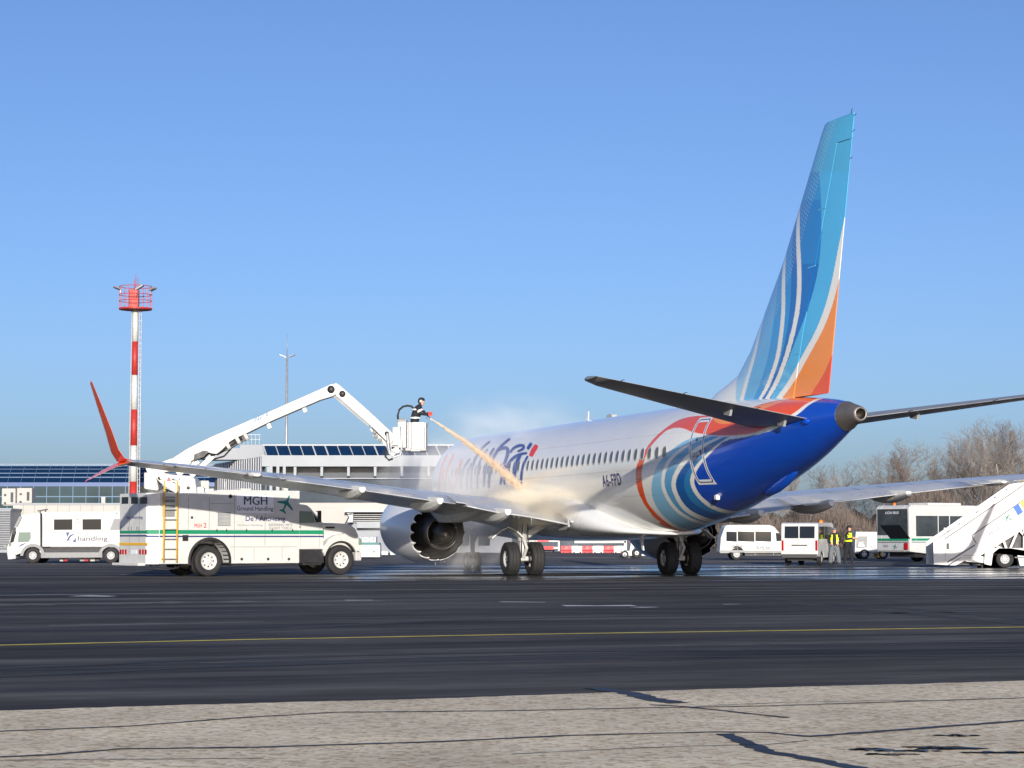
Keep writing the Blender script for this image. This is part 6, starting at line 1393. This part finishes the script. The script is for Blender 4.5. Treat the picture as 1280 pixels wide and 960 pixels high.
hf([(142.5,648.5),(150,648.5),(150,662.5),(137.3,662.5)], 'side_window', M['grey'], .02); hf([(143.8,638.5),(148.8,638.5),(148.3,644.8),(143.2,644.8)], 'plate_backing', M['sheet'], .02)
hf([(23.5,665.3),(38.5,665.1),(38.5,673),(35.8,677.3),(22.3,678)], 'door_window', M['glassl'], .01, HY); hf([(15.5,664.3),(20.5,664.5),(17.2,677.5),(12.2,679)], 'windshield', M['glass'], .01, HY)
hf([(50.3,641),(51,641),(51,689),(50.3,689)], 'gap_seal', M['seal'], .01, HY)
b = MB(); b.box(wp([(50,697)],HY)[0][0], wp([(175,697)],HY)[0][0], HY+.3, HY+2, .42, .80); b.build('chassis', M['dark'], HT, IH)
b = MB(); sk = wp([(51,690.5),(128,690.2),(128,697),(51,697.6)], HY); b.prism(sk, HY-.03, HY+.15); b.build('side_skirt', M['grey'], HT, IH, bevel=.02)
for fx_ in (f1, f2):
    b = MB(); a1 = arc(fx_,.36,.47,5,178,16); a2 = arc(fx_,.36,.62,5,178,16); b.prism(a1+a2[::-1], HY-.06, HY+.25); b.build('mudguard', M['grey'], HT, IH, bevel=.01)
    for yy, s in ((.1,-1),(2.1,1)): wheel(HT, fx_-HT.location.x, yy, .40, .26, .20, 'lgrey', side=s)
b = MB(); b.prism(wp([(8.5,690),(19.5,691),(20,698.5),(10,699.5)], HY), HY-.03, HY+2.3); b.build('bumper', M['lgrey'], HT, IH, bevel=.03)
b = MB(); b.box(*[wp([(q,697)],HY)[0][0] for q in (11,14)], HY-.04, HY+.2, .85, 1.05); b.build('headlight', M['glassl'], HT, IH, bevel=.02)
b = MB(); b.bar(at(20,658,HY-.1), at(26,646,HY-.1), .1, .12); b.bar(at(8,681,HY-.15), at(6,685,HY-.15), .1, .1); b.build('sun_visor', M['grey'], HT, IH)
b = MB(); b.bar(at(17,668,HY-.2), at(18,659,HY-.2), .1, .15); b.build('mirror', M['dark'], HT, IH)
for q in ((49.5,640),(56,638.8)): b = MB(); p_ = at(*q, HY+.3); b.bar((p_.x,HY+.3,p_.z-.1),(p_.x+.05,HY+.3,p_.z+.08),.05); b.bar((p_.x-.1,HY+.3,p_.z+.05),(p_.x+.15,HY+.3,p_.z+.08),.06); b.build('roof_lamp', M['dark'], HT, IH)
for q, m in ((78,'concretew'),(82,'lampred'),(103,'grey'),(108,'lampred'),(116,'concretew'),(122,'dark')): b = MB(); p_ = at(q, 700.5, HY+.6); b.box(p_.x-.12, p_.x+.12, HY+.5, HY+.7, .1, .4); b.build('underslung_box', M[m], HT, IH, bevel=.02)
for a_, c_ in ((21.2,663),(39.6,663)): hf([(a_,c_),(a_+.35,c_),(a_+.35,688),(a_,688)], 'door_seam', M['lgrey'], .004, HY)
for a_ in (58,98.5,132): hf([(a_,641),(a_+.3,641),(a_+.3,683),(a_,683)], 'panel_seam', M['lgrey'], .004)
hf([(36.5,680.5),(38.8,680.4),(38.8,681.3),(36.5,681.4)], 'door_handle', M['dark'], .02, HY)
hf([(54,682),(174,681.6),(174,682.6),(54,683)], 'lower_trim', M['lgrey'], .006)
wtext(HT, IH, 'aeroport', 96.5, 120, 668.8, 4.4, HY-.05, M['textgrey'], 0); wtext(HT, IH, 'handling', 97, 134.5, 678, 7.8, HY-.05, M['textdark'], .04)
wtext(HT, IH, 'A', 144.3, 147.8, 643.8, 4.6, HY-.075, M['textdark'], .06)
for pts_ in ([(82.5,665.5),(87.5,665.3),(84,671.5)], [(90.5,677.5),(95,672),(95,677.8)], [(83,678),(85,672),(88,668.5),(94.8,666.5),(89,670.5),(86.3,674)], [(80,675),(86,674.4),(93.5,675),(86,675.6)]): hf(pts_, 'emblem_piece', M['navy'], .008)
hf([(22.5,684),(26,680.5),(35,677.8),(27.5,682)], 'cab_swoosh', M['navy'], .008, HY)
b = MB(); q = at(97, 651.5, HY-.05); b.lathe([(-.005,.10),(-.005,.075),(0,.075)], (q.x,HY-.052,q.z), (0,1,0), 20); b.build('round_badge', M['textdark'], HT, IH)

# ================================================================ small apron vehicles and barriers
def tug(root, Y, P_, mats=('white','lgrey')):
    inv = rootmat(root).inverted(); return inv
# small electric tractor between van and bus
TY = 128.0
TR = side_vehicle('baggage_tractor', 1084, TY, 'small white tractor with an open cab between the workers and the bus', 'tractor'); IR = rootmat(TR).inverted()
b = MB(); b.prism(wp([(1069,692),(1069.5,672),(1070.5,664.5),(1102,664.8),(1110,666),(1112,692)], TY), TY+.15, TY+1.7)
b.build('body', M['white'], TR, IR, bevel=.04)
b = MB(); b.prism(wp([(1071,673),(1073.5,670.2),(1084.5,670.2),(1084.5,684.5),(1070.5,685)], TY), TY+.13, TY+.149); b.build('cab_opening', M['grey'], TR, IR)
b = MB(); b.prism(wp([(1073,678),(1079,676.5),(1082,684),(1072,684)], TY), TY+.05, TY+.129); b.build('driver_seat', M['lgrey'], TR, IR, bevel=.02)
b = MB(); b.prism(wp([(1070.5,690),(1072,686),(1076,684.6),(1084,686),(1108,686),(1110,690)], TY), TY, TY+.14); b.build('fender', M['white'], TR, IR, bevel=.02)
wtext(TR, IR, 'AHL', 1088, 1096, 686, 5, TY+.14, M['textgrey'], .03)
b = MB(); b.prism(wp([(1097,697),(1098,690),(1103,691),(1103,697)], TY), TY, TY+1.5); b.build('tow_box', M['yellow'], TR, IR)
for q in (1080.5, 1104):
    for yy, s in ((.1,-1),(1.6,1)): wheel(TR, wp([(q,690)],TY)[0][0]-TR.location.x, yy, .31, .22, .16, 'white', side=s)
# belt tug right of the barriers
BY = 133.0
BT = side_vehicle('cargo_tug', 793, BY, 'small white tug with an upright frame right of the red and white barriers', 'tug'); IQ = rootmat(BT).inverted()
b = MB(); b.prism(wp([(776.5,694.5),(777,688),(787,688.5),(788.5,679),(787.5,670),(790.5,667.5),(797,670),(803,690),(810,693),(807,695)], BY), BY, BY+1.3); b.build('body', M['white'], BT, IQ, bevel=.03)
b = MB(); b.prism(wp([(792,674),(795,674.5),(797.5,686),(792.5,686)], BY), BY-.02, BY-.001); b.build('cab_opening', M['grey'], BT, IQ)
b = MB(); b.tube([at(789,671,BY+.2), at(792,668,BY+.2), at(797,667,BY+.2)], .03, 6); b.build('top_bar', M['lgrey'], BT, IQ)
b = MB(); b.prism(wp([(777,697.5),(778,693),(788,693),(788,697.5)], BY), BY+.1, BY+1.2); b.build('battery_tray', M['dark'], BT, IQ)
for q in (781, 796):
    for yy, s in ((.05,-1),(1.25,1)): wheel(BT, wp([(q,690)],BY)[0][0]-BT.location.x, yy, .24 if q < 790 else .33, .2, .14, 'grey', side=s)
# ground power unit with MGH53
GY = 131.0
GP = side_vehicle('ground_power_unit', 462, GY, 'white ground power cart marked MGH53 just ahead of the de-icing truck', 'ground power unit'); IP = rootmat(GP).inverted()
b = MB(); b.prism(wp([(446,696.5),(446,681),(475,681),(475,696.5)], GY), GY, GY+1.6); b.build('housing', M['white'], GP, IP, bevel=.03)
b = MB(); b.prism(wp([(446,678.5),(474,678.5),(474,681),(446,681)], GY), GY+.02, GY+1.58); b.build('green_cover', M['teal'], GP, IP)
b = MB(); b.prism(wp([(448,670.8),(470,670.8),(470,678.4),(448,678.4)], GY), GY+.3, GY+1.3); b.build('top_unit', M['cladding'], GP, IP)
wtext(GP, IP, 'MGH53', 450, 469.5, 677.6, 5.8, GY+.28, M['sheet'], .04); wtext(GP, IP, 'MGH', 456, 462, 688.5, 2.6, GY, M['textgrey'], .02)
b = MB(); jet_emblem(b, planefn(IP @ at(467.5, 689.5, GY-.012), (1,0,0), (0,0,1)), .3, 0, R(-20)); b.build('jet_emblem', M['teal'], GP)
for q in (451, 470): wheel(GP, wp([(q,690)],GY)[0][0]-GP.location.x, .1, .2, .15, .1, 'grey', z=.2, side=-1)
for i, (a, c) in enumerate(((476.5,485),(487.5,497))):
    Yc = 150.0; p0, p1 = at(a, 696.5, Yc), at(c, 689.5, Yc); h = empty('cargo_box', (p0.x, Yc, 0), 0, ('left' if i == 0 else 'right')+' of two small white cargo boxes under the engine', 'cargo box', 'cargo boxes behind the engine')
    b = MB(); b.box(0, p1.x-p0.x, 0, .6, .08, p1.z); b.build('box_body', M['white'], h, bevel=.02); b = MB(); b.box(-.02, p1.x-p0.x+.02, -.02, .62, p1.z, p1.z+.05); b.build('box_lid', M['lgrey'], h)
# plastic barriers
BRY = 182.0
def barrier(mt):
    b = MB(); r_ = empty('plastic_barrier', (0,0,0)); pf = [(-.24,0),(-.20,.16),(-.12,.24),(-.09,.60),(.09,.60),(.12,.24),(.20,.16),(.24,0)]
    pr = [(-.5,0),(-.36,0),(-.34,.07),(-.2,.07),(-.18,0),(.18,0),(.2,.07),(.34,.07),(.36,0),(.5,0)]
    b.prism(pf, -.49, .49, 'yz'); b.build('barrier_body', M[mt], r_, bevel=.02)
    q = MB(); q.box(-.34,-.2,-.25,-.235,.0,.09); q.build('fork_slot', M['dark'], r_); q = MB(); q.box(.2,.34,-.25,-.235,.0,.09); q.build('fork_slot', M['dark'], r_); return r_
br, bw = barrier('redb'), barrier('white'); used = set()
ords = ['first','second','third']
for i in range(6):
    src = br if i % 2 == 0 else bw; o = src if src.name not in used else copy_tree(src); used.add(src.name)
    o.location = (at(708.3+13.05*i, 688, BRY).x, BRY, 0)
    tag(o, f"{ords[i//2]} {'red' if i % 2 == 0 else 'white'} plastic road barrier from the left in the row under the fuselage", 'barrier', 'red and white plastic barriers')
# lifting gate and long trailer behind
GT = side_vehicle('folding_gate', 655, 176, 'low white gate with red bars between the main wheels and the barriers', 'gate'); IGt = rootmat(GT).inverted()
b = MB(); b.bar(at(655,676.2,192), at(698.5,676.5,192), .1); b.bar(at(698.5,676,192), at(698.5,688.5,192), .14); b.bar(at(669,676,192), at(669,680,192), .1); b.bar(at(625,685,192), at(698,684.8,192), .16); b.bar(at(626,676,192), at(626,689.5,192), .12); b.build('gate_frame', M['white'], GT, IGt)
b = MB(); b.bar(at(680,684.8,191.9), at(692,684.8,191.9), .3, .3); b.build('red_bar', M['redb'], GT, IGt); b = MB(); b.bar(at(672,676.2,191.9), at(686,676.2,191.9), .12, .14); b.build('red_bar', M['redb'], GT, IGt)
TL = side_vehicle('flat_trailer', 745, 188, 'long white flat trailer standing behind the plastic barriers', 'trailer'); ITl = rootmat(TL).inverted()
b = MB(); b.prism(wp([(718,676),(783,675.8),(783,678.8),(718,679)], 188), 188, 190); b.build('trailer_bed', M['white'], TL, ITl, bevel=.02); b = MB(); b.prism(wp([(780,675),(783.5,675),(783.5,687.5),(780,687.5)], 188), 188, 190); b.build('end_frame', M['white'], TL, ITl)
for q in (725, 770): wheel(TL, wp([(q,690)],188)[0][0]-TL.location.x, .2, .33, .2, .15, 'grey', side=-1)

# ================================================================ the fluid jet and its mist
def volmat(name, col, dens, scale, lo, hi, stretch=(1,1,1), aniso=-.15, falloff=True):
    m = bpy.data.materials.new(name); m.use_nodes = True; t = m.node_tree; N = t.nodes.new; Lk = t.links.new
    t.nodes.remove(t.nodes['Principled BSDF']); out = t.nodes['Material Output']; v = N('ShaderNodeVolumePrincipled')
    v.inputs['Color'].default_value = (*col, 1); v.inputs['Anisotropy'].default_value = aniso
    tc = N('ShaderNodeTexCoord'); mp = N('ShaderNodeMapping'); mp.inputs['Scale'].default_value = stretch
    n = N('ShaderNodeTexNoise'); n.inputs['Scale'].default_value = scale; n.inputs['Detail'].default_value = 3
    Lk(tc.outputs['Object'], mp.inputs[0]); Lk(mp.outputs[0], n.inputs['Vector'])
    mr = N('ShaderNodeMapRange'); mr.inputs[1].default_value = lo; mr.inputs[2].default_value = hi; mr.inputs[3].default_value = 0; mr.inputs[4].default_value = dens
    Lk(n.outputs[0], mr.inputs[0])
    if falloff:                                     # object is a unit ball: fade to nothing at its skin
        ln = N('ShaderNodeVectorMath'); ln.operation = 'LENGTH'; Lk(tc.outputs['Object'], ln.inputs[0])
        m2 = N('ShaderNodeMapRange'); m2.interpolation_type = 'SMOOTHSTEP'; m2.inputs[1].default_value = .25; m2.inputs[2].default_value = 1; m2.inputs[3].default_value = 1; m2.inputs[4].default_value = 0
        Lk(ln.outputs['Value'], m2.inputs[0]); mu = N('ShaderNodeMath'); mu.operation = 'MULTIPLY'; Lk(mr.outputs[0], mu.inputs[0]); Lk(m2.outputs[0], mu.inputs[1]); Lk(mu.outputs[0], v.inputs['Density'])
    else: Lk(mr.outputs[0], v.inputs['Density'])
    Lk(v.outputs[0], out.inputs['Volume']); return m
def puff(name, loc, sc, rz, m, label):
    b = MB(); rg = []
    for i in range(1, 12): a = math.pi*i/12; rg.append([(math.sin(a)*math.cos(t), math.sin(a)*math.sin(t), math.cos(a)) for t in np.linspace(0, 6.2832, 25)[:-1]])
    b.loft(rg); o = b.build(name, m); o.location = loc; o.scale = sc; o.rotation_euler = rz
    return tag(o, label, 'mist', kind='stuff')
JM = rootmat(JET)
puff('spray_mist', JM @ Vector((7.2, 3.2, 3.3)), (6.0, 3.0, 2.3), (0, 0, R(108)), volmat('white_mist', (1,1,1), .38, 2.0, .30, .70), 'thin white mist drifting over the fuselage lettering and the wing root')
puff('low_mist', JM @ Vector((7.0, 3.2, 1.3)), (7.0, 3.4, 1.5), (0, 0, R(108)), volmat('low_white_mist', (1,1,1), .42, 2.5, .32, .7), 'faint white mist hanging low behind the engine and the nose wheels')
puff('rising_mist', JM @ Vector((7.5, .5, 5.2)), (8.0, 3.0, 1.8), (0, R(-6), R(108)), volmat('rising_white_mist', (1,1,1), .10, 2.5, .35, .7), 'very faint mist rising above the roof of the fuselage')
puff('amber_spray_cloud', JM @ Vector((-.7, 2.7, 2.35)), (3.9, 1.6, .85), (0, 0, R(108)), volmat('amber_mist', (1,.92,.76), 1.8, 2.2, .32, .68), 'amber tinted splash of fluid mist on top of the wing root')
# the jet: a thin core in a ragged sheath
j0 = g1; j1 = JM @ Vector((3.0, 2.35, 2.9)); 
j1 = JM @ skin_at(653, 610)
def jetpath(n): 
    return [j0.lerp(j1, k)+Vector((0, 0, .22*math.sin(math.pi*k)*0.6)) for k in np.linspace(0, 1, n)]
M['fluid'] = mat('amber_fluid', S(252,232,206), .35, 0, .15, 5, alpha=.75)
def sheath_mat():
    m = mat('amber_spray', S(250,222,185), .6, 0, 0); t = m.node_tree; p = t.nodes['Principled BSDF']; N = t.nodes.new
    tc = N('ShaderNodeTexCoord'); n = N('ShaderNodeTexNoise'); n.inputs['Scale'].default_value = 7; n.inputs['Detail'].default_value = 5; n.inputs['Roughness'].default_value = .8
    mr = N('ShaderNodeMapRange'); mr.inputs[1].default_value = .42; mr.inputs[2].default_value = .66; mr.inputs[3].default_value = 0; mr.inputs[4].default_value = .45
    t.links.new(tc.outputs['Object'], n.inputs['Vector']); t.links.new(n.outputs[0], mr.inputs[0]); t.links.new(mr.outputs[0], p.inputs['Alpha']); return m
rj = random.Random(4); b = MB(); pp = jetpath(48)
b.tube([p+Vector((0,0,rj.uniform(-.01,.01))) for p in pp], [.018+.02*i/47+rj.uniform(-.005,.008) for i in range(48)], 8, 0)
FJ = b.build('fluid_jet', [M['fluid']]); tag(FJ, 'amber jet of de-icing fluid arcing from the gun to the wing root', 'spray', kind='stuff')
# ragged fan round the core: thousands of flying drops, and a soft cone of fine spray
b = MB(); D_ = (j1-j0).normalized()
for i in range(5200):
    k = rj.random()**.75; c = j0.lerp(j1, k)+Vector((0,0,.13*math.sin(math.pi*k))); r_ = (.012+.17*k)*abs(rj.gauss(0,.7)); a = rj.uniform(0, 6.283)
    p = c+Vector((math.cos(a)*r_*.5, math.sin(a)*r_*.6, math.sin(a)*r_))-Vector((0,0,.10*k*rj.random())); L_ = rj.uniform(.03,.14); w_ = rj.uniform(.004,.010)
    b.add([p-D_*L_, p+Vector((0,0,w_)), p+Vector((w_,0,-w_)), p+Vector((-w_,w_,-w_)), p+D_*L_*.6], [(0,1,2),(0,2,3),(0,3,1),(4,2,1),(4,3,2),(4,1,3)])
FS = b.build('spray_drops', [M['fluid']], recalc=False); tag(FS, 'ragged cloud of amber drops flying round the fluid jet', 'spray', kind='stuff')
b = MB(); b.tube([p-Vector((0,0,.05*i/47)) for i, p in enumerate(pp)], [.03+.20*(i/47)**1.2 for i in range(48)], 14, 0)
FC = b.build('spray_cone', [volmat('fine_amber_spray', (1,.87,.74), 2.4, 3.5, .38, .72, aniso=-.1, falloff=False)]); tag(FC, 'soft widening cone of fine amber spray along the jet', 'spray', kind='stuff')
b = MB()
for i in range(2600):
    a = rj.uniform(0, 6.283); r_ = abs(rj.gauss(0, .55)); p = j1+Vector((math.cos(a)*r_*1.3, -rj.uniform(0,.5), -.25+math.sin(a)*r_*.45)); w_ = rj.uniform(.005,.012)
    b.add([p+Vector((0,0,w_*1.6)), p+Vector((w_,0,-w_)), p+Vector((-w_,w_,-w_)), p+Vector((0,-w_,-w_))], [(0,1,2),(0,2,3),(0,3,1),(1,3,2)])
tag(b.build('splash_drops', [M['fluid']], recalc=False), 'drops splashing off the skin where the jet lands', 'spray', kind='stuff')
# drips hanging from the flap and the engine cowl
b = MB(); rj = random.Random(9)
for k in range(9):
    y = rj.uniform(2.3, 4.6); z = float(np.interp(y, WY, WZ))-.05; x = float(np.interp(y, WY, WTX))+.02; L_ = rj.uniform(.05,.30)
    p = JM @ Vector((x, y, z)); b.tube([p, p+Vector((rj.uniform(-.02,.02),0,-L_))], [.007,.003], 5)
for k in range(9):
    x = rj.uniform(3.35, 4.2); a = rj.uniform(-.5, .5); p = JM @ Vector((x, 4.83+1.0*math.sin(a), 1.43-1.02*math.cos(a))); b.tube([p, p+Vector((0,0,-rj.uniform(.03,.12)))], [.007,.003], 5)
tag(b.build('dripping_fluid', mat('fluid_drips', (.7,.72,.72), .15, 0, 0, spec=.8)), 'threads of fluid dripping from the flap edge and the engine', 'fluid', kind='stuff')
